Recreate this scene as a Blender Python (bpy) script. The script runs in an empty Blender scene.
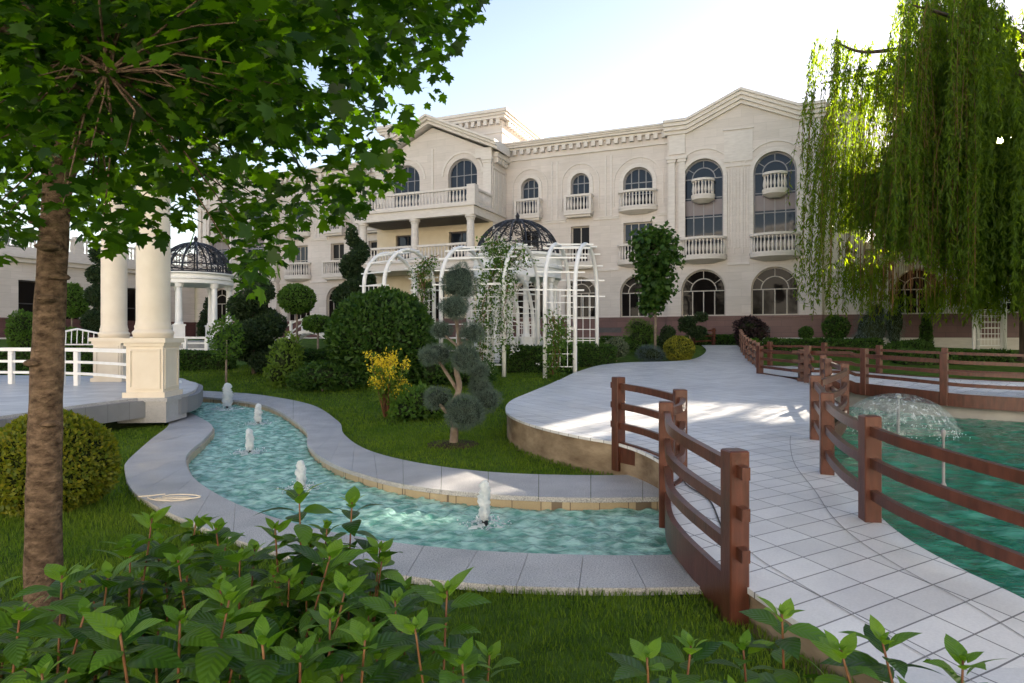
import bpy, bmesh, math, random
import numpy as np
from mathutils import Vector, Matrix
from mathutils.geometry import tessellate_polygon

rng = np.random.default_rng(7)
random.seed(7)
scene = bpy.context.scene
COL = scene.collection

# ------------------------------------------------------------------ camera, sky, sun, exposure
FPX, CX, CY, EYE = 640.0, 512.0, 337.0, 1.7
cam_d = bpy.data.cameras.new("camera"); cam = bpy.data.objects.new("camera", cam_d); COL.objects.link(cam)
cam.location = (0, 0, EYE); cam.rotation_euler = (math.radians(90), 0, 0)
cam_d.sensor_width = 36.0; cam_d.lens = 36.0 * FPX / 1024.0
cam_d.shift_y = (CY - 341.5) / 1024.0
cam_d.clip_end = 3000.0; cam_d.clip_start = 0.05
scene.camera = cam

SUN = Vector((0.762, 1.0, 0.310)).normalized()
SUN_EL = math.asin(SUN.z); SUN_AZ = math.atan2(SUN.x, SUN.y)
world = bpy.data.worlds.new("World"); scene.world = world; world.use_nodes = True
wn = world.node_tree.nodes; wl = world.node_tree.links; wn.clear()
w_out = wn.new("ShaderNodeOutputWorld"); w_bg = wn.new("ShaderNodeBackground"); w_sky = wn.new("ShaderNodeTexSky")
w_sky.sky_type = 'NISHITA'; w_sky.sun_disc = False
w_sky.sun_elevation = SUN_EL; w_sky.sun_rotation = SUN_AZ
w_sky.air_density = 1.0; w_sky.dust_density = 0.15; w_sky.ozone_density = 1.0
w_bg.inputs["Strength"].default_value = 0.060
w_hs = wn.new('ShaderNodeVectorMath'); w_hs.operation = 'MULTIPLY'; w_hs.inputs[1].default_value = (1.04, 0.85, 0.80)    # camera white balance
wl.new(w_sky.outputs[0], w_hs.inputs[0])
# the small bright disc of the sun itself, seen through the willow
w_tc = wn.new('ShaderNodeTexCoord'); w_d = wn.new('ShaderNodeVectorMath'); w_d.operation = 'DISTANCE'; w_d.inputs[1].default_value = SUN
w_r = wn.new('ShaderNodeMapRange'); w_r.inputs['From Min'].default_value = 0.013; w_r.inputs['From Max'].default_value = 0.0045; w_r.inputs['To Min'].default_value = 0.0; w_r.inputs['To Max'].default_value = 160.0
w_m = wn.new('ShaderNodeMix'); w_m.data_type = 'RGBA'; w_m.blend_type = 'ADD'; w_m.inputs[0].default_value = 1.0
w_c = wn.new('ShaderNodeVectorMath'); w_c.operation = 'SCALE'; w_c.inputs[0].default_value = (1.0, 0.9, 0.7)
wl.new(w_tc.outputs['Generated'], w_d.inputs[0]); wl.new(w_d.outputs['Value'], w_r.inputs['Value']); wl.new(w_r.outputs[0], w_c.inputs['Scale'])
wl.new(w_hs.outputs[0], w_m.inputs[6]); wl.new(w_c.outputs[0], w_m.inputs[7]); wl.new(w_m.outputs[2], w_bg.inputs[0])
wl.new(w_bg.outputs[0], w_out.inputs[0])
sun_d = bpy.data.lights.new("sun", 'SUN'); sun_d.energy = 5.0; sun_d.angle = math.radians(0.5); sun_d.color = (1.0, 0.88, 0.72)
sun = bpy.data.objects.new("sun", sun_d); COL.objects.link(sun)
sun.rotation_euler = SUN.to_track_quat('Z', 'Y').to_euler(); sun.location = SUN * 60
vs = scene.view_settings
vs.view_transform = 'Standard'; vs.look = 'None'; vs.gamma = 1.0; vs.use_curve_mapping = False
vs.exposure = 2.72
scene.cycles.max_bounces = 10; scene.cycles.transparent_max_bounces = 16
scene.cycles.sample_clamp_indirect = 6.0
scene.cycles.use_denoising = True

# ------------------------------------------------------------------ helpers
def terrain(y):
    t = 0.078 * (y - 14.0)
    if y < 12.5: return 0.0
    if y < 15.5:
        k = (y - 12.5) / 3.0
        return 0.117 * k * k
    return min(t, 1.6)
PZ = [(-6, 0.1), (0, 0.12), (3.0, 0.15), (3.6, 0.21), (4.2, 0.26), (4.9, 0.30), (6.4, 0.36), (8, 0.42), (12, 0.46), (16, 0.52), (20, 0.66), (24, 0.86), (28, 1.13), (30, 1.28), (34, 1.6)]
def pathz(y):
    return float(np.interp(y, [a for a, b in PZ], [b for a, b in PZ]))
def ground_at(px, py, zf=terrain, dz=0.0):
    """plan point whose surface height zf(y)+dz is seen at the given direction"""
    t = (py - CY) / FPX
    y = 5.0
    lo, hi = 0.5, 60.0
    for _ in range(50):
        y = 0.5 * (lo + hi)
        if EYE - t * y > zf(y) + dz: lo = y
        else: hi = y
    return ((px - CX) / FPX * y, y)
def at(px, py, y):
    return Vector(((px - CX) / FPX * y, y, EYE - (py - CY) / FPX * y))

def inside(poly, X, Y):
    poly = np.asarray(poly, float); r = np.zeros(np.shape(X), bool)
    x0, y0 = poly[-1]
    for x1, y1 in poly:
        c = ((y1 > Y) != (y0 > Y))
        with np.errstate(divide='ignore', invalid='ignore'):
            xi = (x0 - x1) * (Y - y1) / (y0 - y1 + 1e-12) + x1
        r ^= c & (X < xi)
        x0, y0 = x1, y1
    return r

def smooth(pts, n=8, closed=False):
    """Catmull-Rom through points"""
    P = [np.array(p, float) for p in pts]; out = []
    m = len(P)
    rngi = range(m if closed else m - 1)
    for i in rngi:
        if closed: a, b, c, d = P[i - 1], P[i], P[(i + 1) % m], P[(i + 2) % m]
        else:
            b, c = P[i], P[i + 1]
            a = P[i - 1] if i > 0 else 2 * b - c
            d = P[i + 2] if i + 2 < m else 2 * c - b
        for k in range(n):
            t = k / n
            out.append(0.5 * ((2 * b) + (-a + c) * t + (2 * a - 5 * b + 4 * c - d) * t * t + (-a + 3 * b - 3 * c + d) * t ** 3))
    if not closed: out.append(P[-1])
    return out

class MB:
    """collects shapes and links them as ONE mesh object"""
    def __init__(self): self.v = []; self.f = []; self.n = 0
    def add(self, verts, faces):
        o = self.n
        self.v.extend([tuple(p) for p in verts]); self.n += len(verts)
        self.f.extend([tuple(i + o for i in f) for f in faces])
    def box(self, x0, x1, y0, y1, z0, z1, M=None):
        vs = [Vector(p) for p in ((x0,y0,z0),(x1,y0,z0),(x1,y1,z0),(x0,y1,z0),(x0,y0,z1),(x1,y0,z1),(x1,y1,z1),(x0,y1,z1))]
        if M is not None: vs = [M @ p for p in vs]
        self.add(vs, [(0,3,2,1),(4,5,6,7),(0,1,5,4),(1,2,6,5),(2,3,7,6),(3,0,4,7)])
    def cbox(self, x0, x1, y0, y1, z0, z1, c=0.01, M=None):
        """box with chamfered vertical edges and top"""
        pl = [(x0+c,y0),(x1-c,y0),(x1,y0+c),(x1,y1-c),(x1-c,y1),(x0+c,y1),(x0,y1-c),(x0,y0+c)]
        cx, cy = (x0+x1)/2, (y0+y1)/2
        kx, ky = 1 - 2*c/(x1-x0), 1 - 2*c/(y1-y0)
        rings = [[(x,y,z0) for x,y in pl], [(x,y,z1-c) for x,y in pl], [(cx+(x-cx)*kx, cy+(y-cy)*ky, z1) for x,y in pl]]
        vs = [Vector(p) for r in rings for p in r]
        if M is not None: vs = [M @ p for p in vs]
        fs = [tuple(range(7,-1,-1)), tuple(range(16,24))]
        for r in range(2):
            for i in range(8):
                j = (i+1) % 8; fs.append((r*8+i, r*8+j, r*8+8+j, r*8+8+i))
        self.add(vs, fs)
    def tube(self, pts, rad, seg=8, caps=True):
        pts = [Vector(p) for p in pts]; n = len(pts)
        if not hasattr(rad, '__len__'): rad = [rad] * n
        vs = []; fs = []
        t0 = (pts[1] - pts[0]).normalized()
        u = t0.orthogonal().normalized()
        for i, p in enumerate(pts):
            t = (pts[min(i+1, n-1)] - pts[max(i-1, 0)]).normalized()
            u = (u - t * u.dot(t))
            u = u.normalized() if u.length > 1e-6 else t.orthogonal().normalized()
            w = t.cross(u)
            for k in range(seg):
                a = 2*math.pi*k/seg
                vs.append(p + (u*math.cos(a) + w*math.sin(a)) * rad[i])
        for i in range(n-1):
            for k in range(seg):
                j = (k+1) % seg
                fs.append((i*seg+k, i*seg+j, (i+1)*seg+j, (i+1)*seg+k))
        if caps:
            fs.append(tuple(range(seg-1,-1,-1))); fs.append(tuple((n-1)*seg + k for k in range(seg)))
        self.add(vs, fs)
    def lathe(self, prof, c=(0,0,0), seg=16, a0=0.0, a1=2*math.pi, M=None):
        full = abs(a1-a0) > 6.28
        m = seg if full else seg+1
        vs = []; fs = []
        for r, z in prof:
            for k in range(m):
                a = a0 + (a1-a0)*k/seg
                p = Vector((r*math.cos(a), r*math.sin(a), z))
                if M is not None: p = M @ p
                vs.append(p + Vector(c))
        for i in range(len(prof)-1):
            for k in range(seg):
                j = (k+1) % m if full else k+1
                fs.append((i*m+k, i*m+j, (i+1)*m+j, (i+1)*m+k))
        if full:
            if prof[0][0] > 1e-4: fs.append(tuple(range(m-1,-1,-1)))
            if prof[-1][0] > 1e-4: fs.append(tuple((len(prof)-1)*m + k for k in range(m)))
        self.add(vs, fs)
    def sweep(self, pts, w, h, caps=True):
        """bar of rectangular section along a 3D line, width horizontal"""
        pts = [Vector(p) for p in pts]; n = len(pts); vs = []; fs = []
        for i, p in enumerate(pts):
            t = pts[min(i+1, n-1)] - pts[max(i-1, 0)]
            s = Vector((t.y, -t.x, 0))
            s = s.normalized() if s.length > 1e-6 else Vector((1,0,0))
            for a, b in ((-w/2,-h/2),(w/2,-h/2),(w/2,h/2),(-w/2,h/2)):
                vs.append(p + s*a + Vector((0,0,b)))
        for i in range(n-1):
            for k in range(4):
                j = (k+1) % 4; fs.append((i*4+k, i*4+j, i*4+4+j, i*4+4+k))
        if caps: fs.append((3,2,1,0)); fs.append(((n-1)*4, (n-1)*4+1, (n-1)*4+2, (n-1)*4+3))
        self.add(vs, fs)
    def ball(self, c, r, seg=16, ring=10, lump=0.0):
        c = Vector(c); r = Vector(r) if hasattr(r, '__len__') else Vector((r,r,r))
        ph = [random.uniform(0, 6.28) for _ in range(6)]
        vs = []; fs = []
        for i in range(ring+1):
            th = math.pi*i/ring
            for k in range(seg):
                a = 2*math.pi*k/seg
                d = Vector((math.sin(th)*math.cos(a), math.sin(th)*math.sin(a), math.cos(th)))
                q = 1 + lump*(math.sin(5*d.x+ph[0])+math.sin(5*d.y+ph[1])+math.sin(5*d.z+ph[2]))/3
                vs.append(c + Vector((d.x*r.x, d.y*r.y, d.z*r.z))*q)
        for i in range(ring):
            for k in range(seg):
                j = (k+1) % seg
                fs.append((i*seg+k, (i+1)*seg+k, (i+1)*seg+j, i*seg+j))
        self.add(vs, fs)
    def build(self, name, mat, parent=None, smooth_=False):
        me = bpy.data.meshes.new(name)
        me.from_pydata(self.v, [], self.f); me.validate(); me.update()
        return link(name, me, mat, parent, smooth_)

def link(name, me, mat, parent=None, smooth_=False):
    if mat is not None: me.materials.append(mat)
    if smooth_:
        me.polygons.foreach_set("use_smooth", [True]*len(me.polygons)); me.update()
    o = bpy.data.objects.new(name, me); COL.objects.link(o)
    if parent is not None: o.parent = parent
    return o

def fast_mesh(name, V, faces_k, nfaces_idx, uv=None):
    """numpy mesh: V (N,3); faces as a list of (F,k) index arrays"""
    me = bpy.data.meshes.new(name)
    V = np.ascontiguousarray(V, np.float32)
    me.vertices.add(len(V)); me.vertices.foreach_set("co", V.ravel())
    loops = np.concatenate([a.ravel() for a in faces_k]).astype(np.int32)
    tot = np.concatenate([np.full(len(a), a.shape[1], np.int32) for a in faces_k])
    start = np.concatenate([[0], np.cumsum(tot)[:-1]]).astype(np.int32)
    me.loops.add(len(loops)); me.loops.foreach_set("vertex_index", loops)
    me.polygons.add(len(tot)); me.polygons.foreach_set("loop_start", start)
    if uv is not None:
        l = me.uv_layers.new(name="UVMap"); l.data.foreach_set("uv", np.ascontiguousarray(uv[loops], np.float32).ravel())
    me.update(calc_edges=True); me.validate()
    return me

def norm(a):
    return a / np.maximum(np.linalg.norm(a, axis=-1, keepdims=True), 1e-9)

def leaf_mesh(name, tv, tf, pos, axis, up, size, uvt=None):
    """one mesh of many leaves: template verts tv (k,3) x=across y=along z=normal"""
    tv = np.asarray(tv, float); N = len(pos); k = len(tv)
    axis = norm(axis); side = norm(np.cross(axis, up)); nor = np.cross(side, axis)
    s = np.asarray(size, float).reshape(N, 1, 1)
    V = pos[:, None, :] + s * (side[:, None, :]*tv[None, :, 0:1] + axis[:, None, :]*tv[None, :, 1:2] + nor[:, None, :]*tv[None, :, 2:3])
    V = V.reshape(-1, 3)
    off = (np.arange(N) * k)
    byk = {}
    for f in tf: byk.setdefault(len(f), []).append(f)
    faces = []
    for kk, fl in byk.items():
        fl = np.array(fl)
        faces.append((off[:, None, None] + fl[None]).reshape(-1, kk))
    uv = None
    if uvt is not None: uv = np.tile(np.asarray(uvt, float), (N, 1))
    return fast_mesh(name, V, faces, None, uv)

# leaf outlines
LEAF_SMALL = ([(0,0,0),(0.28,0.45,0.06),(0,1,-0.05),(-0.28,0.45,0.06)], [(0,1,2),(0,2,3)])
LEAF_NARROW = ([(0,0,0),(0.09,0.4,0.02),(0,1,0),(-0.09,0.4,0.02)], [(0,1,2,3)])
NEEDLES = ([(0,0,0),(0.05,0,0),(0.02,1,0),(-0.05,0.0,0)], [(0,1,2,3)])
_mr = [(0.10,0.02),(0.42,0.0),(0.31,0.17),(0.66,0.36),(0.50,0.42),(0.56,0.58),(0.25,0.55),(0.27,0.74),(0.13,0.76)]
_mv = [(0,0,0),(0,1,-0.10)] + [(x,y,-0.22*x*x-0.1*y*y+0.05) for x,y in _mr] + [(-x,y,-0.22*x*x-0.1*y*y+0.05) for x,y in _mr]
LEAF_MAPLE = (_mv, [tuple([0]+list(range(2,11))+[1]), tuple([1]+list(range(19,10,-1))+[0])])
def _ovate():
    v = []; f = []; uv = []
    prof = [(0,0.0),(0.10,0.12),(0.24,0.22),(0.42,0.265),(0.60,0.235),(0.76,0.155),(0.90,0.06),(1.0,0.0)]
    for i,(t,w) in enumerate(prof):
        sag = -0.46*t*t + 0.10*t
        edge = 0.05 if i % 2 else 0.0
        for x in (-1,-0.5,0,0.5,1):
            ww = w*(1+ (edge if abs(x)==1 else 0))
            v.append((x*ww, t, sag + 0.22*abs(x)*w - 0.10*x*x*w)); uv.append((x*w*1.2+0.5, t))
    for i in range(len(prof)-1):
        for k in range(4):
            a=i*5+k; f.append((a,a+1,a+6,a+5))
    return v, f, uv
LEAF_OVATE = _ovate()

# ------------------------------------------------------------------ naming
def tag(o, label=None, cat=None, group=None, kind=None):
    if label: o['label'] = label
    if cat: o['category'] = cat
    if group: o['group'] = group
    if kind: o['kind'] = kind
    return o
def thing(name, label, cat, loc=(0,0,0), rz=0.0, group=None):
    o = bpy.data.objects.new(name, None); COL.objects.link(o); o.empty_display_size = 0.2
    o.location = loc; o.rotation_euler = (0,0,rz)
    return tag(o, label, cat, group)
def copy_tree(o, parent=None):
    c = o.copy(); COL.objects.link(c)
    if parent is not None: c.parent = parent
    for ch in list(o.children): copy_tree(ch, c)
    return c

# ------------------------------------------------------------------ materials
def new_mat(name):
    m = bpy.data.materials.new(name); m.use_nodes = True
    nt = m.node_tree; nt.nodes.clear()
    out = nt.nodes.new("ShaderNodeOutputMaterial")
    return m, nt, out
def N(nt, t, **kw):
    n = nt.nodes.new(t)
    for k, v in kw.items():
        if k in n.inputs: n.inputs[k].default_value = v
        else: setattr(n, k, v)
    return n
def rgba(c): return (c[0], c[1], c[2], 1.0)
def coords(nt, scale=(1,1,1), rot=(0,0,0), kind="Object"):
    tc = N(nt, "ShaderNodeTexCoord"); mp = N(nt, "ShaderNodeMapping")
    mp.inputs["Scale"].default_value = scale; mp.inputs["Rotation"].default_value = rot
    nt.links.new(tc.outputs[kind], mp.inputs[0]); return mp.outputs[0]
def ramp(nt, fac, stops):
    r = N(nt, "ShaderNodeValToRGB"); e = r.color_ramp.elements
    while len(e) < len(stops): e.new(0.5)
    for i, (p, c) in enumerate(stops): e[i].position = p; e[i].color = rgba(c)
    nt.links.new(fac, r.inputs[0]); return r.outputs[0]
def noise(nt, vec, scale, detail=4.0, rough=0.55):
    n = N(nt, "ShaderNodeTexNoise"); n.inputs["Scale"].default_value = scale; n.inputs["Detail"].default_value = detail; n.inputs["Roughness"].default_value = rough
    if vec is not None: nt.links.new(vec, n.inputs["Vector"])
    return n.outputs["Fac"]
def bump(nt, h, strength, dist=0.02):
    b = N(nt, "ShaderNodeBump"); b.inputs["Strength"].default_value = strength; b.inputs["Distance"].default_value = dist
    nt.links.new(h, b.inputs["Height"]); return b.outputs[0]
def mixc(nt, fac, a, b, mode='MIX'):
    m = N(nt, "ShaderNodeMix", data_type='RGBA', blend_type=mode)
    for sock, val in ((m.inputs[0], fac), (m.inputs[6], a), (m.inputs[7], b)):
        if hasattr(val, 'links'): nt.links.new(val, sock)
        elif isinstance(val, (int, float)): sock.default_value = val
        else: sock.default_value = rgba(val)
    return m.outputs[2]

def mat_noise(name, c1, c2, scale=6.0, rough=0.7, bumps=0.2, bscale=40.0, spec=0.4, stretch=(1,1,1), dist=0.01):
    m, nt, out = new_mat(name); p = N(nt, "ShaderNodeBsdfPrincipled")
    v = coords(nt, stretch)
    nt.links.new(ramp(nt, noise(nt, v, scale), [(0.3, c1), (0.7, c2)]), p.inputs["Base Color"])
    p.inputs["Roughness"].default_value = rough; p.inputs["Specular IOR Level"].default_value = spec
    if bumps: nt.links.new(bump(nt, noise(nt, v, bscale), bumps, dist), p.inputs["Normal"])
    nt.links.new(p.outputs[0], out.inputs[0]); return m

def mat_leaf(name, c1, c2, trans=0.45, tcol=None, rough=0.5, spec=0.22, c3=None, veins=False):
    m, nt, out = new_mat(name)
    g = N(nt, "ShaderNodeNewGeometry")
    stops = [(0.0, c1), (1.0, c2)] if c3 is None else [(0.0, c1), (0.72, c2), (1.0, c3)]
    col = ramp(nt, g.outputs["Random Per Island"], stops)
    p = N(nt, "ShaderNodeBsdfPrincipled"); p.inputs["Roughness"].default_value = rough; p.inputs["Specular IOR Level"].default_value = spec
    nt.links.new(col, p.inputs["Base Color"])
    if veins:
        uv = N(nt, "ShaderNodeUVMap"); sep = N(nt, "ShaderNodeSeparateXYZ"); nt.links.new(uv.outputs[0], sep.inputs[0])
        a = N(nt, "ShaderNodeMath", operation='SUBTRACT'); nt.links.new(sep.outputs[0], a.inputs[0]); a.inputs[1].default_value = 0.5
        ab = N(nt, "ShaderNodeMath", operation='ABSOLUTE'); nt.links.new(a.outputs[0], ab.inputs[0])
        mu = N(nt, "ShaderNodeMath", operation='MULTIPLY_ADD'); nt.links.new(ab.outputs[0], mu.inputs[0]); mu.inputs[1].default_value = -0.9; nt.links.new(sep.outputs[1], mu.inputs[2])
        sc = N(nt, "ShaderNodeMath", operation='MULTIPLY'); nt.links.new(mu.outputs[0], sc.inputs[0]); sc.inputs[1].default_value = 50.0
        sn = N(nt, "ShaderNodeMath", operation='SINE'); nt.links.new(sc.outputs[0], sn.inputs[0])
        nt.links.new(bump(nt, sn.outputs[0], 0.3, 0.003), p.inputs["Normal"])
    t = N(nt, "ShaderNodeBsdfTranslucent")
    tc = mixc(nt, 1.0, col, tcol or (1.9, 1.7, 0.6), 'MULTIPLY'); nt.links.new(tc, t.inputs[0])
    mx = N(nt, "ShaderNodeMixShader"); mx.inputs[0].default_value = trans
    nt.links.new(p.outputs[0], mx.inputs[1]); nt.links.new(t.outputs[0], mx.inputs[2])
    nt.links.new(mx.outputs[0], out.inputs[0]); return m

def mat_stone(name, c1, c2, bw=1.2, bh=0.42, joint=0.010, rough=0.75, streak=True, dark=0.72):
    """dressed stone courses: joints from local (x+y, z)"""
    m, nt, out = new_mat(name); p = N(nt, "ShaderNodeBsdfPrincipled")
    tc = N(nt, "ShaderNodeTexCoord"); sep = N(nt, "ShaderNodeSeparateXYZ"); nt.links.new(tc.outputs["Object"], sep.inputs[0])
    ad = N(nt, "ShaderNodeMath", operation='ADD'); nt.links.new(sep.outputs[0], ad.inputs[0]); nt.links.new(sep.outputs[1], ad.inputs[1])
    cb = N(nt, "ShaderNodeCombineXYZ"); nt.links.new(ad.outputs[0], cb.inputs[0]); nt.links.new(sep.outputs[2], cb.inputs[1])
    br = N(nt, "ShaderNodeTexBrick"); br.inputs["Scale"].default_value = 1.0
    br.inputs["Brick Width"].default_value = bw; br.inputs["Row Height"].default_value = bh; br.inputs["Mortar Size"].default_value = joint
    br.inputs["Mortar Smooth"].default_value = 0.2; br.inputs["Bias"].default_value = 0.0
    br.inputs["Color1"].default_value = rgba(c1); br.inputs["Color2"].default_value = rgba(c2)
    br.inputs["Mortar"].default_value = rgba([c*dark for c in c1])
    nt.links.new(cb.outputs[0], br.inputs["Vector"])
    mp = N(nt, "ShaderNodeMapping"); mp.inputs["Scale"].default_value = (1.2, 8.0, 1.0) if streak else (2, 2, 2)
    nt.links.new(cb.outputs[0], mp.inputs[0])
    st = ramp(nt, noise(nt, mp.outputs[0], 1.3, 6, 0.65), [(0.25, (0.90,0.885,0.87)), (0.75, (1.06,1.05,1.04))])
    col = mixc(nt, 1.0, br.outputs["Color"], st, 'MULTIPLY')
    big = ramp(nt, noise(nt, tc.outputs["Object"], 0.35, 3), [(0.3, (0.9,0.89,0.88)), (0.7, (1.05,1.05,1.05))])
    col = mixc(nt, 1.0, col, big, 'MULTIPLY')
    nt.links.new(col, p.inputs["Base Color"]); p.inputs["Roughness"].default_value = rough
    nt.links.new(bump(nt, br.outputs["Fac"], -0.35, 0.02), p.inputs["Normal"])
    nt.links.new(p.outputs[0], out.inputs[0]); return m

def mat_glass(name, col, rough=0.04, spec=0.5):
    """window pane: dark room behind a reflecting sheet"""
    m, nt, out = new_mat(name); p = N(nt, "ShaderNodeBsdfPrincipled")
    p.inputs["Base Color"].default_value = rgba(col); p.inputs["Roughness"].default_value = rough
    p.inputs["Specular IOR Level"].default_value = spec; p.inputs["IOR"].default_value = 1.5
    v = coords(nt, (1,1,1)); nt.links.new(bump(nt, noise(nt, v, 1.2, 2), 0.10, 0.02), p.inputs["Normal"])
    nt.links.new(p.outputs[0], out.inputs[0]); return m

def mat_water(name, c1, c2, scale=5.0, strength=0.5, rough=0.06):
    m, nt, out = new_mat(name); p = N(nt, "ShaderNodeBsdfPrincipled")
    v = coords(nt, (1, 1.6, 1))
    n1 = noise(nt, v, scale, 3, 0.5); n2 = noise(nt, v, scale*3.1, 3, 0.6)
    ad = N(nt, "ShaderNodeMath", operation='MULTIPLY_ADD'); nt.links.new(n2, ad.inputs[0]); ad.inputs[1].default_value = 0.4; nt.links.new(n1, ad.inputs[2])
    nt.links.new(ramp(nt, n1, [(0.38, c1), (0.64, c2)]), p.inputs["Base Color"])
    p.inputs["Roughness"].default_value = rough; p.inputs["IOR"].default_value = 1.33; p.inputs["Specular IOR Level"].default_value = 0.5
    nt.links.new(bump(nt, ad.outputs[0], strength, 0.12), p.inputs["Normal"])
    nt.links.new(p.outputs[0], out.inputs[0]); return m

M = {}
M['stone'] = mat_stone("travertine", (0.575,0.52,0.475), (0.635,0.575,0.53), 1.2, 0.42, 0.007, 0.75, True, 0.84)
M['stone_trim'] = mat_noise("travertine_trim", (0.57,0.515,0.47), (0.66,0.605,0.555), 3.0, 0.7, 0.1, 30, stretch=(1,1,4))
M['pale_render'] = mat_noise("pale_render", (0.66,0.63,0.60), (0.74,0.71,0.68), 2.0, 0.8, 0.05)
M['stone_cream'] = mat_noise("warm_render", (0.62,0.52,0.37), (0.68,0.58,0.43), 2.0, 0.75, 0.05)
M['plinth'] = mat_stone("red_granite", (0.105,0.045,0.042), (0.13,0.058,0.052), 0.9, 0.32, 0.008, 0.45, False, 0.6)
M['pane_up'] = mat_glass("window_glass_blue", (0.008,0.013,0.022), 0.04, 0.28)
M['pane_low'] = mat_glass("window_glass_dark", (0.010,0.008,0.007), 0.03, 0.10)
M['frame_grey'] = mat_noise("grey_window_frame", (0.22,0.21,0.22), (0.28,0.27,0.27), 5, 0.5, 0)
M['frame_dark'] = mat_noise("dark_window_frame", (0.05,0.045,0.045), (0.07,0.06,0.06), 5, 0.5, 0)
M['frame_beige'] = mat_noise("beige_window_frame", (0.40,0.35,0.30), (0.46,0.41,0.35), 5, 0.5, 0)
M['spandrel'] = mat_noise("spandrel_panel", (0.16,0.13,0.135), (0.19,0.155,0.155), 2, 0.35, 0)
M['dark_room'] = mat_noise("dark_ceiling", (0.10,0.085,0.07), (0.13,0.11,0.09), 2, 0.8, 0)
M['white_paint'] = mat_noise("white_paint", (0.74,0.73,0.70), (0.82,0.81,0.79), 4, 0.4, 0.06, 25)
M['cream_paint'] = mat_noise("cream_paint", (0.70,0.605,0.475), (0.77,0.68,0.55), 2.5, 0.45, 0.05, 20)
M['iron'] = mat_noise("black_iron", (0.010,0.011,0.014), (0.02,0.02,0.026), 8, 0.45, 0.1)
M['brown'] = mat_noise("brown_painted_timber", (0.055,0.018,0.010), (0.112,0.037,0.022), 3.0, 0.33, 0.25, 22, 0.4, (6,6,1.2), 0.006)
M['bark_maple'] = mat_noise("maple_bark", (0.045,0.028,0.018), (0.22,0.15,0.10), 17.0, 0.9, 1.0, 40, 0.15, (1,1,1.6), 0.03)
M['bark_grey'] = mat_noise("willow_bark", (0.05,0.037,0.026), (0.14,0.10,0.07), 4.0, 0.9, 0.9, 12, 0.2, (2,2,0.4), 0.06)
M['bark_pale'] = mat_noise("pale_bark", (0.14,0.105,0.08), (0.29,0.23,0.175), 7.0, 0.85, 0.5, 30, 0.2)
M['stem'] = mat_noise("reddish_stem", (0.11,0.035,0.018), (0.20,0.10,0.035), 6.0, 0.6, 0.2, 40)
M['soil'] = mat_noise("dark_soil", (0.03,0.020,0.014), (0.07,0.05,0.034), 8, 0.95, 0.8, 40, 0.1)
M['granite'] = None
M['leaf_maple'] = mat_leaf("maple_leaves", (0.007,0.026,0.003), (0.034,0.084,0.006), 0.60, (5.2,4.4,0.5), 0.42, 0.35)
M['leaf_willow'] = mat_leaf("willow_leaves", (0.040,0.076,0.009), (0.090,0.145,0.016), 0.58, (4.0,3.4,0.35), 0.5, 0.2)
M['leaf_hydrangea'] = mat_leaf("hydrangea_leaves", (0.018,0.062,0.005), (0.085,0.180,0.012), 0.40, (2.2,2.0,0.5), 0.36, 0.42, None, True)
M['leaf_young'] = mat_leaf("young_hydrangea_leaves", (0.085,0.20,0.014), (0.17,0.31,0.026), 0.42, (1.6,1.5,0.6), 0.40, 0.35, None, True)
M['leaf_box'] = mat_leaf("box_leaves", (0.018,0.055,0.008), (0.062,0.125,0.020), 0.32)
M['leaf_dark'] = mat_leaf("dark_thuja_leaves", (0.013,0.030,0.011), (0.034,0.062,0.020), 0.2)
M['leaf_mid'] = mat_leaf("mid_green_leaves", (0.045,0.105,0.014), (0.095,0.185,0.026), 0.38)
M['leaf_light'] = mat_leaf("light_green_leaves", (0.08,0.15,0.02), (0.14,0.22,0.035), 0.4)
M['leaf_gold'] = mat_leaf("golden_leaves", (0.10,0.12,0.012), (0.20,0.20,0.018), 0.35, None, 0.5, 0.3, (0.30,0.28,0.03))
M['leaf_goldgreen'] = mat_leaf("golden_green_leaves", (0.070,0.115,0.009), (0.18,0.20,0.014), 0.38, None, 0.5, 0.3, (0.24,0.22,0.02))
M['leaf_blue'] = mat_leaf("blue_needles", (0.055,0.085,0.085), (0.10,0.14,0.14), 0.15)
M['leaf_pine'] = mat_leaf("grey_green_needles", (0.060,0.095,0.078), (0.125,0.170,0.140), 0.15)
M['leaf_grey'] = mat_leaf("grey_green_leaves", (0.09,0.12,0.075), (0.16,0.19,0.125), 0.3)
M['leaf_purple'] = mat_leaf("purple_leaves", (0.016,0.010,0.012), (0.035,0.018,0.022), 0.2)
M['core_pine'] = mat_noise("pine_twigs", (0.020,0.030,0.022), (0.045,0.06,0.045), 25, 0.95, 0.8, 60, 0.1)
M['petal_yellow'] = mat_leaf("yellow_blossom", (0.55,0.42,0.02), (0.72,0.60,0.05), 0.3)
M['petal_white'] = mat_leaf("white_blossom", (0.70,0.66,0.58), (0.82,0.80,0.76), 0.3, (1,1,1))
M['core'] = mat_noise("twigs", (0.012,0.020,0.007), (0.026,0.035,0.013), 12, 0.95, 0.6, 30, 0.1)
M['grass'] = mat_leaf("grass_blades", (0.058,0.125,0.012), (0.145,0.235,0.024), 0.38, (1.7,1.6,0.5), 0.5, 0.2)
_nt = M['grass'].node_tree                                 # patches of drier and lusher lawn
_pr = [n for n in _nt.nodes if n.type == 'BSDF_PRINCIPLED'][0]; _src = _pr.inputs["Base Color"].links[0].from_socket
_pat = ramp(_nt, noise(_nt, coords(_nt), 1.1, 5, 0.6), [(0.30, (0.58,0.70,0.70)), (0.72, (1.55,1.28,0.95))])
_nt.links.new(mixc(_nt, 1.0, _src, _pat, 'MULTIPLY'), _pr.inputs["Base Color"])
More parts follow.
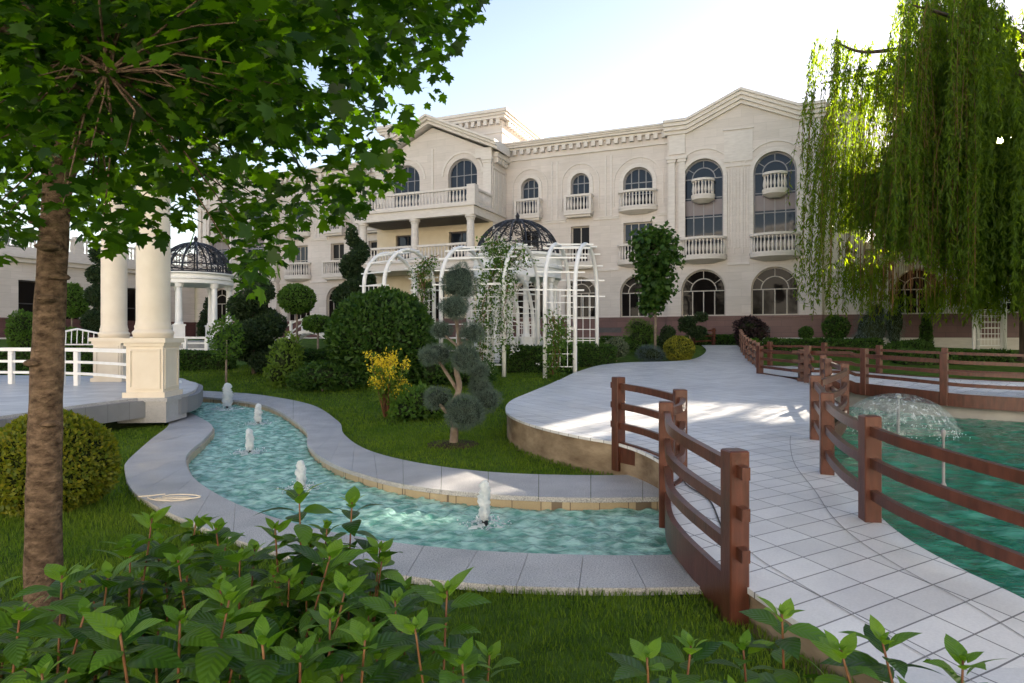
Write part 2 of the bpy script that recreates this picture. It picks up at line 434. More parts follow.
M['turf'] = mat_noise("turf", (0.040,0.078,0.011), (0.11,0.18,0.026), 3.5, 0.95, 0.8, 60, 0.1, (1,1,1), 0.03)
M['water_stream'] = mat_water("stream_water", (0.10,0.30,0.235), (0.42,0.68,0.59), 7.0, 0.42)  # ripple highlights and darker streaks are painted into the water colour
M['water_pond'] = mat_water("pond_water", (0.018,0.15,0.085), (0.045,0.27,0.165), 3.0, 0.30)
M['foam'] = None
def mat_granite(name):
    m, nt, out = new_mat(name); p = N(nt, "ShaderNodeBsdfPrincipled")
    v = coords(nt)
    sp = ramp(nt, noise(nt, v, 90, 2, 0.7), [(0.35, (0.24,0.24,0.25)), (0.5, (0.47,0.46,0.45)), (0.68, (0.64,0.62,0.60))])
    st = ramp(nt, noise(nt, v, 1.6, 5), [(0.3, (0.78,0.77,0.77)), (0.7, (1.08,1.07,1.06))])
    nt.links.new(mixc(nt, 1.0, sp, st, 'MULTIPLY'), p.inputs["Base Color"])
    nt.links.new(ramp(nt, noise(nt, v, 2.5, 4), [(0.35, (0.35,)*3), (0.65, (0.62,)*3)]), p.inputs["Roughness"])
    nt.links.new(bump(nt, noise(nt, v, 60, 3), 0.15, 0.005), p.inputs["Normal"])
    nt.links.new(p.outputs[0], out.inputs[0]); return m
def mat_tiles(name, c1, c2, w, h, rot, joint=0.006, mort=(0.12,0.12,0.13), rough=0.42, offset=0.0):
    m, nt, out = new_mat(name); p = N(nt, "ShaderNodeBsdfPrincipled")
    v = coords(nt, (1,1,1), (0,0,rot))
    br = N(nt, "ShaderNodeTexBrick"); br.offset = offset; br.inputs["Scale"].default_value = 1.0
    br.inputs["Brick Width"].default_value = w; br.inputs["Row Height"].default_value = h; br.inputs["Mortar Size"].default_value = joint; br.inputs["Mortar Smooth"].default_value = 0.1
    br.inputs["Color1"].default_value = rgba(c1); br.inputs["Color2"].default_value = rgba(c2); br.inputs["Mortar"].default_value = rgba(mort)
    nt.links.new(v, br.inputs["Vector"])
    st = ramp(nt, noise(nt, v, 1.1, 6, 0.6), [(0.3, (0.80,0.80,0.81)), (0.7, (1.05,1.05,1.04))])
    fine = ramp(nt, noise(nt, v, 70, 2, 0.6), [(0.3, (0.93,0.93,0.93)), (0.7, (1.04,1.04,1.04))])
    col = mixc(nt, 1.0, mixc(nt, 1.0, br.outputs["Color"], st, 'MULTIPLY'), fine, 'MULTIPLY')
    nt.links.new(col, p.inputs["Base Color"])
    nt.links.new(ramp(nt, noise(nt, v, 2.0, 4), [(0.3, (rough-0.12,)*3), (0.7, (rough+0.12,)*3)]), p.inputs["Roughness"])
    nt.links.new(bump(nt, br.outputs["Fac"], -0.4, 0.01), p.inputs["Normal"])
    nt.links.new(p.outputs[0], out.inputs[0]); return m
def mat_foam(name):
    m, nt, out = new_mat(name); p = N(nt, "ShaderNodeBsdfPrincipled")
    p.inputs["Base Color"].default_value = (0.86,0.9,0.92,1); p.inputs["Roughness"].default_value = 0.35
    t = N(nt, "ShaderNodeBsdfTranslucent"); t.inputs[0].default_value = (0.9,0.95,0.97,1)
    v = coords(nt, (1,1,0.35)); nt.links.new(bump(nt, noise(nt, v, 60, 3), 0.8, 0.02), p.inputs["Normal"])
    mx = N(nt, "ShaderNodeMixShader"); mx.inputs[0].default_value = 0.45
    nt.links.new(p.outputs[0], mx.inputs[1]); nt.links.new(t.outputs[0], mx.inputs[2]); nt.links.new(mx.outputs[0], out.inputs[0]); return m
def mat_sheet_water(name):
    """thin sheet of falling water: clear, with broken foam streaks"""
    m, nt, out = new_mat(name); p = N(nt, "ShaderNodeBsdfPrincipled")
    v = coords(nt, (1,1,0.22))
    p.inputs["Base Color"].default_value = (0.85,0.93,0.92,1); p.inputs["Roughness"].default_value = 0.08
    p.inputs["IOR"].default_value = 1.33
    nt.links.new(bump(nt, noise(nt, v, 7, 3, 0.5), 0.5, 0.05), p.inputs["Normal"])
    tr = N(nt, "ShaderNodeBsdfTransparent"); tr.inputs[0].default_value = (0.93,0.97,0.96,1)
    mx = N(nt, "ShaderNodeMixShader")
    nt.links.new(ramp(nt, noise(nt, v, 14, 5, 0.7), [(0.46, (0.06,)*3), (0.68, (0.42,)*3)]), mx.inputs[0])
    nt.links.new(tr.outputs[0], mx.inputs[1]); nt.links.new(p.outputs[0], mx.inputs[2]); nt.links.new(mx.outputs[0], out.inputs[0]); return m
M['granite'] = mat_granite("grey_granite")
M['path_tile'] = mat_tiles("white_path_tiles", (0.66,0.65,0.635), (0.78,0.77,0.755), 0.36, 0.205, math.radians(-27), 0.005, (0.17,0.165,0.165))
M['terrace_tile'] = mat_tiles("terrace_tiles", (0.54,0.53,0.52), (0.62,0.61,0.60), 0.6, 0.3, math.radians(10), 0.006, (0.24,0.23,0.23))
M['joint'] = mat_noise("path_joint", (0.24,0.235,0.235), (0.32,0.31,0.31), 20, 0.9, 0)
M['band'] = mat_tiles("stream_band_tiles", (0.46,0.36,0.22), (0.54,0.44,0.29), 0.30, 0.30, 0, 0.006, (0.20,0.15,0.10))
M['foam'] = mat_foam("water_foam")
M['bell'] = mat_sheet_water("falling_water_sheet")
M['retain'] = mat_noise("stained_retaining_wall", (0.13,0.085,0.05), (0.34,0.26,0.17), 2.2, 0.85, 0.5, 14, 0.3, (1,1,2.2), 0.02)

# ------------------------------------------------------------------ plan of the ground
def cz(y): return terrain(y) + 0.055
def G(px, py): return ground_at(px, py, terrain, 0.055)
near_in = [G(*p) for p in ((178,407),(199,417),(212.6,426.6),(204,439),(189,452),(186,462),(193.5,477.5),(219,495),(255,511),(310,527),(386,541),(460,549),(528,553),(600,555),(655,555),(700,553))]
near_out = [G(*p) for p in ((160,414),(169,424),(150,440),(128,460),(125,470),(132,490),(158,507),(205,528),(262,548),(320,562),(375,571),(440,580),(516,586),(600,588),(686,587),(730,585))]
far_in = [G(*p) for p in ((150,393.5),(182,395.3),(233,399.6),(273,408),(304,428),(308,445),(329.5,462),(369,476),(414,486),(488,494),(573,497.6),(658,497),(720,495))]
far_out = [G(*p) for p in ((150,388.2),(182,389.8),(225,392),(262,395),(312.5,405),(338,421),(344,434),(366,449),(414.5,462),(488,471.6),(573,475),(658,474.5),(720,474))]
near_in, near_out, far_in, far_out = [[tuple(p) for p in smooth(l, 8)] for l in (near_in, near_out, far_in, far_out)]
# the stream runs on to the left behind the column terrace and to the right under the path
W_END = -9.6
stream_outer = near_out + far_out[::-1]
stream_inner = near_in + far_in[::-1]

path_right = [(5.2,-6),(4.0,-1),(3.3,1.5),(3.02,2.6),(2.9,3.55),(2.80,4.0),(2.76,4.4),(2.82,4.9),(3.02,5.6),(3.25,6.5),(3.55,7.3),(3.9,8.1),(4.6,9.5),(5.6,10.95),(6.35,12.6),(7.2,14.6),(7.55,16.6),(7.5,18.2),(7.45,19.0)]
far_right = [(8.0,20.9),(8.9,24.2),(10.1,28.2),(10.8,30.4)]
path_left = [(9.0,30.4),(8.55,28.2),(7.85,26.2),(7.1,24.6),(6.35,23.6),(5.5,23.1),(4.4,22.9),(3.5,22.3),(2.8,21.4),(1.95,19.4),(1.25,17.0),(0.38,13.9),(0.02,12.5),(-0.09,11.3),(0.0,10.2),(0.36,9.15),(0.86,8.3),(1.32,7.75),(1.56,7.1),(1.60,6.4),(1.38,5.6),(1.27,4.9),(1.27,4.5),(1.31,4.1),(1.40,3.8),(1.54,3.4),(1.74,2.9),(2.0,2.2),(2.4,1.0),(2.8,-1),(3.4,-6)]
pr = [tuple(p) for p in smooth(path_right, 5)]; pl = [tuple(p) for p in smooth(path_left, 5)]; fr = [tuple(p) for p in smooth(far_right, 4)]
path_poly = pr + fr + pl
# second path: a bridge crossing to the right beyond the pond
p2_near = [(7.5,18.4),(7.6,17.3),(8.0,16.2),(8.45,15.4),(8.75,14.6),(9.25,13.8),(10.4,13.0),(12.4,12.3),(16,11.8),(26,11.5)]
p2_far = [(26,15.3),(17,15.6),(13.5,16.4),(11.8,17.6),(10.8,19.0),(10.2,20.6),(9.5,22.0),(8.5,22.6)]
p2n = [tuple(p) for p in smooth(p2_near, 5)]; p2f = [tuple(p) for p in smooth(p2_far, 5)]
p2_poly = p2n + p2f + [(8.0,20.9),(7.45,19.0)]
def p2z(x, y):
    return float(np.interp(x, [7.4, 8.0, 8.8, 9.5, 10.5, 14, 26], [0.62, 0.60, 0.54, 0.47, 0.44, 0.42, 0.42])) if y < 15.6 else max(0.50 + 0.035*(y-15.6), 0.5) if x > 9.5 else 0.62 + 0.02*max(0, y-18)
pond_poly = [p for p in pr if p[1] > -1.2 and p[1] < 17] + [(7.9,16.2)] + [p for p in p2n if p[1] < 16] + [(26,4),(18,-1.2)]
terrace_pts = [(-6.55,12.7),(-6.9,12.0),(-7.15,11.3),(-7.3,10.3),(-7.35,9.3),(-7.6,8.2),(-8.4,6.8),(-10,5.6),(-14,5),(-22,5),(-22,18.4),(-11,18.4),(-8.3,16.5),(-7.0,14.2)]
TZ = 0.56

xs = np.unique(np.concatenate([np.linspace(-14, 16, 251), np.linspace(16, 40, 25), np.linspace(-40, -14, 27), np.array([-1500,-600,-250,-120,-70,70,120,250,600,1500])]))
ys = np.unique(np.concatenate([np.linspace(-4, 24, 234), np.linspace(24, 60, 19), np.array([-1500,-500,-150,-50,-20,-10,90,150,300,700,1500])]))
X, Y = np.meshgrid(xs, ys)
Z = np.vectorize(terrain)(Y)
Z = Z + 0.012*np.sin(X*1.7+Y*0.9)*np.sin(Y*1.3-X*0.4)*(np.abs(X) < 40)*(Y > 1)
def grow(l, d):
    return [tuple(p) for p in offset_line(l, d)]
def offset_line(pts, d):
    P = [np.array(p) for p in pts]; out = []
    for i in range(len(P)):
        t = P[min(i+1,len(P)-1)] - P[max(i-1,0)]; t = t/(np.linalg.norm(t)+1e-9)
        out.append(P[i] + np.array((t[1], -t[0]))*d)
    return out
stream_bed = grow(near_in, 0.22) + grow(far_in, -0.22)[::-1]
for poly, depth in ((stream_bed, -0.5), (pond_poly, -0.7), (path_poly, -0.25), (p2_poly, -0.6)):
    msk = inside(poly, X, Y)
    if poly is path_poly: Z = np.where(msk & (Y < 18), -0.25, Z); Z = np.where(msk & (Y >= 18), np.minimum(Z, np.vectorize(pathz)(Y) - 0.12), Z)
    else: Z = np.where(msk, depth, Z)
so = inside(stream_outer, X, Y) & ~inside(stream_inner, X, Y)
Z = np.where(so, np.minimum(Z, np.vectorize(terrain)(Y) - 0.03), Z)
nx, ny = len(xs), len(ys)
idx = np.arange(nx*ny).reshape(ny, nx)
quads = np.stack([idx[:-1,:-1], idx[:-1,1:], idx[1:,1:], idx[1:,:-1]], -1).reshape(-1, 4)
me = fast_mesh("ground", np.stack([X, Y, Z], -1).reshape(-1, 3), [quads], None)
tag(link("ground", me, M['turf'], None, True), "green lawn that rises gently towards the palace", None, None, 'structure')

def sheet(name, poly, zf, mat, cuts=(), parent=None, skirt=None, skirt_mat=None, skirt_name=None):
    bm = bmesh.new()
    vsx = [bm.verts.new((x, y, 0)) for x, y in poly]
    tris = tessellate_polygon([[Vector((x, y, 0)) for x, y in poly]])
    for t in tris:
        try: bm.faces.new([vsx[i] for i in t])
        except ValueError: pass
    for c in cuts:
        bmesh.ops.bisect_plane(bm, geom=list(bm.verts)+list(bm.edges)+list(bm.faces), plane_co=(0, c, 0), plane_no=(0, 1, 0))
    for v in bm.verts: v.co.z = zf(v.co.x, v.co.y)
    bmesh.ops.recalc_face_normals(bm, faces=bm.faces)
    if bm.faces and sum(f.normal.z for f in bm.faces) < 0: bmesh.ops.reverse_faces(bm, faces=bm.faces)
    me = bpy.data.meshes.new(name); bm.to_mesh(me); bm.free()
    return link(name, me, mat, parent)

def wall_strip(mb, pts, ztop, zbot, thick=0.12, side=1):
    """a wall following a plan line: pts (x,y); ztop,zbot functions of (x,y)"""
    P = [np.array(p) for p in pts]; n = len(P); vs = []; fs = []
    for i in range(n):
        t = P[min(i+1, n-1)] - P[max(i-1, 0)]; t = t/(np.linalg.norm(t)+1e-9)
        nn = np.array((t[1], -t[0]))*side
        q = P[i] + nn*thick
        vs += [(P[i][0],P[i][1],zbot(*P[i])),(P[i][0],P[i][1],ztop(*P[i])),(q[0],q[1],ztop(*P[i])),(q[0],q[1],zbot(*P[i]))]
    for i in range(n-1):
        for k in range(4):
            j=(k+1)%4; fs.append((i*4+k,i*4+j,i*4+4+j,i*4+4+k))
    fs += [(0,1,2,3), tuple((n-1)*4+k for k in (3,2,1,0))]
    mb.add(vs, fs)

# path, tiles, curved border joints, the wall that holds it
pcut = list(np.arange(-4, 30, 0.35))
tag(sheet("path", path_poly, lambda x, y: pathz(y), M['path_tile'], pcut), "pale tiled garden path curving towards the palace", None, None, 'structure')
tag(sheet("footbridge_path", p2_poly, p2z, M['path_tile'], list(np.arange(11.8, 23, 0.5))), "pale tiled path crossing beyond the pond", None, None, 'structure')
def ribbon(name, pts, w, zf, mat, kind='structure'):
    mb = MB(); a = offset_line(pts, w/2); b = offset_line(pts, -w/2); n = len(a)
    mb.add([(p[0],p[1],zf(p[1])) for p in a] + [(p[0],p[1],zf(p[1])) for p in b], [(i,i+1,n+i+1,n+i) for i in range(n-1)])
    return tag(mb.build(name, mat), None, None, None, kind)
prr = [p for p in pr if 0.5 < p[1] < 8.3]
ribbon("path_joint", offset_line(prr, -0.34), 0.007, lambda y: pathz(y)+0.005, M['joint'])
pll = [p for p in pl if 0.5 < p[1] < 4.6]
ribbon("path_joint", offset_line(pll, -0.30), 0.007, lambda y: pathz(y)+0.005, M['joint'])
mb = MB()
lw = [p for p in pl if p[1] < 17.5]
wall_strip(mb, lw, lambda x, y: pathz(y)-0.028, lambda x, y: -0.35, 0.10, -1)
tag(mb.build("retaining_wall", M['retain']), "low stained tan wall holding up the lawn side edge of the tiled path", "retaining wall")
mb = MB()
wall_strip(mb, [p for p in pr if p[1] < 18.6], lambda x, y: pathz(y)-0.028, lambda x, y: -0.6, 0.10, -1)
tag(mb.build("pond_wall", M['retain']), "stained wall under the path edge dropping into the green pond", "retaining wall")
mb = MB()
wall_strip(mb, offset_line([p for p in p2n if p[1] < 18], -0.20), lambda x, y: p2z(x,y)-0.10, lambda x, y: -0.6, 0.20, -1)
tag(mb.build("pond_wall", mat_noise("pale_concrete", (0.30,0.29,0.27), (0.42,0.41,0.38), 2, 0.8, 0.2, 20)), "pale concrete wall of the pond below the crossing bridge", "retaining wall")
# stone lip of the path tiles
def lip(pts, name, zf, side):
    mb = MB(); wall_strip(mb, pts, zf, lambda x, y: zf(x,y)-0.035, 0.025, side); return tag(mb.build(name, M['path_tile']), None, None, None, 'structure')
lip([p for p in pr if p[1] < 18.6], "path_edge", lambda x, y: pathz(y)+0.001, 1)
lip(lw, "path_edge", lambda x, y: pathz(y)+0.001, 1)

# stream copings: granite slabs with joints, a tiled band at the water
def coping(a, b, label, band_on):
    root = thing("stream_coping", label, "coping", (0,0,0))
    mb = MB(); n = min(len(a), len(b))
    A = [np.array(p) for p in a]; B = [np.array(p) for p in b]
    def res(P, m):
        P = np.array(P); d = np.concatenate([[0], np.cumsum(np.linalg.norm(np.diff(P, axis=0), axis=1))])
        t = np.linspace(0, d[-1], m); return np.stack([np.interp(t, d, P[:,0]), np.interp(t, d, P[:,1])], -1)
    # match the two edges by nearest points of equal share
    m = 121; a_, b_ = np.array(A[:n]), np.array(B[:n])
    t0 = np.linspace(0, n-1, m); ii = np.arange(n)
    a_ = np.stack([np.interp(t0, ii, a_[:,k]) for k in (0,1)], -1); b_ = np.stack([np.interp(t0, ii, b_[:,k]) for k in (0,1)], -1)
    step = 6
    vs=[]; fs=[]
    for s in range(0, m-1, step):
        e = min(s+step, m-1); o = len(vs); cnt = 0
        for i in range(s, e+1):
            p, q = a_[i].copy(), b_[i].copy()
            if i == s and s > 0: p += (a_[i+1]-a_[i])*0.06; q += (b_[i+1]-b_[i])*0.06
            z1 = cz(p[1]); z2 = cz(q[1])
            vs += [(p[0],p[1],z1-0.05),(p[0],p[1],z1),(q[0],q[1],z2),(q[0],q[1],z2-0.05)]; cnt += 1
        for i in range(cnt-1):
            for k in range(4):
                j=(k+1)%4; fs.append((o+i*4+k,o+i*4+j,o+i*4+4+j,o+i*4+4+k))
        fs += [(o,o+1,o+2,o+3), tuple(o+(cnt-1)*4+k for k in (3,2,1,0))]
    mb.add(vs, fs); mb.build("slabs", M['granite'], root)
    mb = MB(); wall_strip(mb, band_on, lambda x, y: cz(y)-0.052, lambda x, y: -0.5, 0.06, 1 if label.startswith("grey granite coping on the lawn") else -1)
    mb.build("tile_band", M['band'], root)
    return root
def setback(pts, d): return [tuple(p) for p in offset_line(pts, d)]
c1 = coping(near_out, near_in, "grey granite coping on the camera side of the turquoise stream", setback(near_in, 0.03))
c2 = coping(far_out, far_in, "grey granite coping on the topiary lawn side of the turquoise stream", setback(far_in, -0.03))

# water with real ripples
def water(name, poly, zf, mat, step, amp, wl_, ymin, ymax, xmin, xmax):
    gx = np.arange(xmin, xmax, step); gy = np.arange(ymin, ymax, step)
    X, Y = np.meshgrid(gx, gy)
    Z = np.vectorize(zf)(Y)
    r2 = np.random.default_rng(3)
    for k in range(26):
        a = r2.uniform(0, 6.28); lam = wl_*r2.uniform(0.45, 1.7); w = 2*np.pi/lam
        Z = Z + amp*lam/wl_*0.30*np.sin(w*(X*np.cos(a)+Y*np.sin(a)) + r2.uniform(0, 6.28) + 1.2*np.sin(1.3*X+0.7*Y+k))
    ok = inside(poly, X, Y)
    idx = np.arange(X.size).reshape(X.shape)
    # keep a quad if any corner is inside: the rim is hidden under the coping
    q = np.stack([idx[:-1,:-1], idx[:-1,1:], idx[1:,1:], idx[1:,:-1]], -1).reshape(-1,4)
    keep = ok.ravel()[q].any(1); q = q[keep]
    u, inv = np.unique(q, return_inverse=True)
    V = np.stack([X, Y, Z], -1).reshape(-1,3)[u]
    me = fast_mesh(name, V, [inv.reshape(-1,4)], None)
    return tag(link(name, me, mat, None, True), None, None, None, 'structure')
w1 = water("stream_water", stream_inner, lambda y: terrain(y)-0.075, M['water_stream'], 0.03, 0.0080, 0.19, 4.0, 18.0, -10.2, 2.6)
w2 = water("pond_water", pond_poly, lambda y: -0.02, M['water_pond'], 0.06, 0.008, 0.40, -1.3, 17.0, 2.4, 20)

# the white terrace on the left
root = thing("terrace", "raised pale terrace with grey stone edge carrying the white columns", "terrace", (0,0,0))
tp = [tuple(p) for p in smooth(terrace_pts, 6, True)]
sheet("paving", tp, lambda x, y: TZ, M['terrace_tile'], (), root)
mb = MB(); wall_strip(mb, tp + [tp[0]], lambda x, y: TZ-0.045, lambda x, y: -0.1 if y < 5 else TZ-0.36, 0.10, -1)
mb.build("fascia", mat_stone("grey_edge_stone", (0.20,0.20,0.21), (0.27,0.27,0.275), 0.55, 1.0, 0.006, 0.6, False), root)
mb = MB(); wall_strip(mb, tp + [tp[0]], lambda x, y: TZ+0.001, lambda x, y: TZ-0.045, 0.03, 1)
mb.build("nosing", M['granite'], root)
mb = MB(); wall_strip(mb, setback(tp + [tp[0]], 0.5), lambda x, y: TZ-0.05, lambda x, y: -0.3, 0.10, -1)
mb.build("foundation", M['core'], root)
# ------------------------------------------------------------------ the palace
BRZ = math.atan2(-0.3888, 0.9215)
palace = thing("palace_building", "long beige stone palace with arched windows, balconies and pedimented pavilions behind the garden", "palace", (4.98, 36.2, 0), BRZ)
MAIN = lambda s, d, z: Vector((s, -d, z))
SIDE_S = -31.0
SIDE = lambda s, d, z: Vector((SIDE_S + d, -s, z))          # the left wing faces the garden court
BASE, SILL1, FL1, FL2, EAVE = 1.5, 2.8, 5.75, 8.65, 13.2

def fbox(mb, fr, s0, s1, d0, d1, z0, z1):
    P = [fr(s,d,z) for z in (z0,z1) for s,d in ((s0,d1),(s1,d1),(s1,d0),(s0,d0))]
    mb.add(P, [(0,3,2,1),(4,5,6,7),(0,1,5,4),(1,2,6,5),(2,3,7,6),(3,0,4,7)])
def arch_loop(s, w, z0, zt, n=18):
    r = w/2; zc = zt - r
    return [(s-r, z0), (s+r, z0)] + [(s + r*math.cos(math.pi*k/n), zc + r*math.sin(math.pi*k/n)) for k in range(n+1)]
def rect_loop(s, w, z0, zt): return [(s-w/2,z0),(s+w/2,z0),(s+w/2,zt),(s-w/2,zt)]
def wall_panel(mb, fr, outline, holes, d, reveal=0.28):
    loops = [outline] + holes
    flat = [p for l in loops for p in l]
    tris = tessellate_polygon([[Vector((s, z, 0)) for s, z in l] for l in loops])
    mb.add([fr(s, d, z) for s, z in flat], [tuple(t) for t in tris])
    for l in holes:
        n = len(l)
        mb.add([fr(s,d,z) for s,z in l] + [fr(s,d-reveal,z) for s,z in l], [(i,(i+1)%n,n+(i+1)%n,n+i) for i in range(n)])
def arc_strip(mb, fr, cs, cz_, r0, r1, d0, d1, a0=0.0, a1=math.pi, n=18):
    vs=[]; fs=[]
    for k in range(n+1):
        a=a0+(a1-a0)*k/n; c,s=math.cos(a),math.sin(a)
        vs += [fr(cs+r0*c,d0,cz_+r0*s),fr(cs+r1*c,d0,cz_+r1*s),fr(cs+r1*c,d1,cz_+r1*s),fr(cs+r0*c,d1,cz_+r0*s)]
    for i in range(n):
        for k in range(4):
            j=(k+1)%4; fs.append((i*4+k,i*4+j,i*4+4+j,i*4+4+k))
    fs += [(0,1,2,3), tuple(n*4+k for k in (3,2,1,0))]
    mb.add(vs, fs)
def window(fr, s, w, z0, zt, d, arched, cols, rows, fmat, gmat, spandrel=None, inner=False, bar=0.05):
    """frame with glazing bars; its pane is a sub-part"""
    mb = MB(); r = w/2; zc = zt - r if arched else zt
    e = 0.004
    fbox(mb, fr, s-r+e, s-r+0.07, d, d+0.07, z0, zc); fbox(mb, fr, s+r-0.07, s+r-e, d, d+0.07, z0, zc); fbox(mb, fr, s-r+0.07, s+r-0.07, d, d+0.07, z0, z0+0.07)
    if arched:
        arc_strip(mb, fr, s, zc, r-0.07, r-e, d, d+0.07)
        fbox(mb, fr, s-r+0.07, s+r-0.07, d, d+0.055, zc-bar/2, zc+bar/2)
        if inner:
            arc_strip(mb, fr, s, zc, r*0.60-bar, r*0.60, d, d+0.05)
            for a in (35, 90, 145):
                c_, s_ = math.cos(math.radians(a)), math.sin(math.radians(a)); q0, q1 = r*0.60, r-0.06
                pts = [fr(s+q*c_, d+0.03, zc+q*s_) for q in (q0, q1)]; mb.tube(pts, bar*0.5, 4)
    else: fbox(mb, fr, s-r+0.07, s+r-0.07, d, d+0.07, zt-0.07, zt-e)
    for k in range(1, cols):
        x = s - r + w*k/cols
        top = zc + (math.sqrt(max(r*r-(x-s)**2, 0))-0.05 if arched and not inner else 0) - (0.0 if arched else 0.07)
        fbox(mb, fr, x-bar/2, x+bar/2, d+0.002, d+0.05, z0+0.07, top)
    for k in range(1, rows):
        z = z0 + (zc-z0)*k/rows; fbox(mb, fr, s-r+0.07, s+r-0.07, d+0.004, d+0.045, z-bar/2, z+bar/2)
    f = mb.build("window", fmat, palace)
    mb = MB(); lp = arch_loop(s, w-0.01, z0, zt-0.005) if arched else rect_loop(s, w-0.01, z0, zt)
    mb.add([fr(a, d+0.02, b) for a, b in lp], [tuple(range(len(lp)))]); mb.build("pane", gmat, f)
    if spandrel:
        mb = MB(); fbox(mb, fr, s-r+0.071, s+r-0.071, d+0.022, d+0.04, spandrel[0], spandrel[1]); mb.build("spandrel", M['spandrel'], f)
    return f
BAL = [(0.035,0),(0.05,0.02),(0.035,0.06),(0.065,0.20),(0.06,0.28),(0.03,0.44),(0.028,0.52),(0.05,0.57),(0.04,0.60)]
def balustrade(mb, pts, z, h=1.0, spacing=0.20, fat=1.0, post=()):
    """row of turned balusters between a plinth and a rail along local points"""
    P = np.array([(p.x, p.y) for p in pts]); dd = np.concatenate([[0], np.cumsum(np.linalg.norm(np.diff(P, axis=0), axis=1))])
    mb.sweep([(p[0],p[1],z+0.06) for p in P], 0.20, 0.12); mb.sweep([(p[0],p[1],z+h-0.06) for p in P], 0.19, 0.12)
    nb = max(2, int(dd[-1]/spacing)); hb = h-0.24
    for k in range(nb+1):
        t = dd[-1]*(k+0.5)/(nb+1)
        x, y = np.interp(t, dd, P[:,0]), np.interp(t, dd, P[:,1])
        mb.lathe([(r*fat, zz*hb/0.60) for r, zz in BAL], (x, y, z+0.12), 8)
def balcony(fr, s, w, z, d, depth=0.55, bow=False, h=1.0):
    mb = MB()
    if bow:
        pl = [(s + w/2*math.cos(a), d + depth*0.18 + depth*0.82*math.sin(a)) for a in np.linspace(math.pi, 0, 15)]
        slab = [(s-w/2-0.08, d-0.02)] + [(s+(w/2+0.08)*math.cos(a), d + depth*0.18 + (depth*0.82+0.08)*math.sin(a)) for a in np.linspace(math.pi, 0, 17)] + [(s+w/2+0.08, d-0.02)]
        low = [(s+(x-s)*0.86, d+(y-d)*0.80) for x, y in slab]
        low2 = [(s+(x-s)*0.45, d+(y-d)*0.38) for x, y in slab]
        n = len(slab)
        V = [fr(x,y,z) for x,y in slab]+[fr(x,y,z-0.12) for x,y in slab]+[fr(x,y,z-0.18) for x,y in low]+[fr(x,y,z-0.30) for x,y in low2]
        F = [tuple(range(n))]+[(r*n+i,r*n+(i+1)%n,(r+1)*n+(i+1)%n,(r+1)*n+i) for r in range(3) for i in range(n)]+[tuple(range(4*n-1,3*n-1,-1))]
        mb.add(V, F)
        pts = [fr(s-w/2, d+0.02, 0)] + [fr(x,y,0) for x,y in pl] + [fr(s+w/2, d+0.02, 0)]
    else:
        fbox(mb, fr, s-w/2-0.07, s+w/2+0.07, d-0.02, d+depth+0.08, z-0.14, z); fbox(mb, fr, s-w/2, s+w/2, d-0.02, d+depth-0.04, z-0.26, z-0.14)
        pts = [fr(s-w/2,d+0.02,0),fr(s-w/2,d+depth,0),fr(s+w/2,d+depth,0),fr(s+w/2,d+0.02,0)]
        for q in (s-w/2, s+w/2): fbox(mb, fr, q-0.07, q+0.07, d+depth-0.07, d+depth+0.07, z, z+h+0.01)
    balustrade(mb, pts, z, h, 0.19, 1.0)
    return mb.build("balcony", M['stone_trim'], palace)
def cornice(fr, s0, s1, d, z, dent=True, name="cornice", ends=True):
    """frieze, dentil row and stepped crown below z"""
    mb = MB()
    fbox(mb, fr, s0, s1, d-0.3, d+0.10, z-1.02, z-0.94); fbox(mb, fr, s0, s1, d-0.3, d+0.16, z-0.42, z-0.30)
    fbox(mb, fr, s0, s1, d-0.3, d+0.34, z-0.30, z-0.18); fbox(mb, fr, s0, s1, d-0.3, d+0.42, z-0.18, z-0.10); fbox(mb, fr, s0, s1, d-0.3, d+0.50, z-0.10, z)
    if dent:
        n = int((s1-s0)/0.42)
        for k in range(n):
            x = s0 + (s1-s0)*(k+0.5)/n; fbox(mb, fr, x-0.11, x+0.11, d+0.004, d+0.24, z-0.70, z-0.42)
    return mb.build(name, M['stone_trim'], palace)
def surround(fr, s, w, z0, zt, d, t=0.22, p=0.07, n=18):
    mb = MB(); r = w/2; zc = zt-r
    arc_strip(mb, fr, s, zc, r+0.003, r+t, d-0.01, d+p); fbox(mb, fr, s-r-t, s-r-0.003, d-0.01, d+p, z0, zc-0.002); fbox(mb, fr, s+r+0.003, s+r+t, d-0.01, d+p, z0, zc-0.002)
    arc_strip(mb, fr, s, zc, r+t+0.30, r+t+0.36, d-0.01, d+0.05); fbox(mb, fr, s-r-t-0.36, s-r-t-0.30, d-0.01, d+0.05, z0, zc-0.002); fbox(mb, fr, s+r+t+0.30, s+r+t+0.36, d-0.01, d+0.05, z0, zc-0.002)
    return mb.build("window_surround", M['stone_trim'], palace)
def pilaster(mb, fr, s, d, z0, z1, w=0.38, p=0.14):
    fbox(mb, fr, s-w/2, s+w/2, d-0.02, d+p, z0+0.25, z1-0.3); fbox(mb, fr, s-w/2-0.06, s+w/2+0.06, d-0.02, d+p+0.06, z0, z0+0.25)
    fbox(mb, fr, s-w/2-0.05, s+w/2+0.05, d-0.02, d+p+0.05, z1-0.3, z1-0.15); fbox(mb, fr, s-w/2-0.10, s+w/2+0.10, d-0.02, d+p+0.10, z1-0.15, z1)

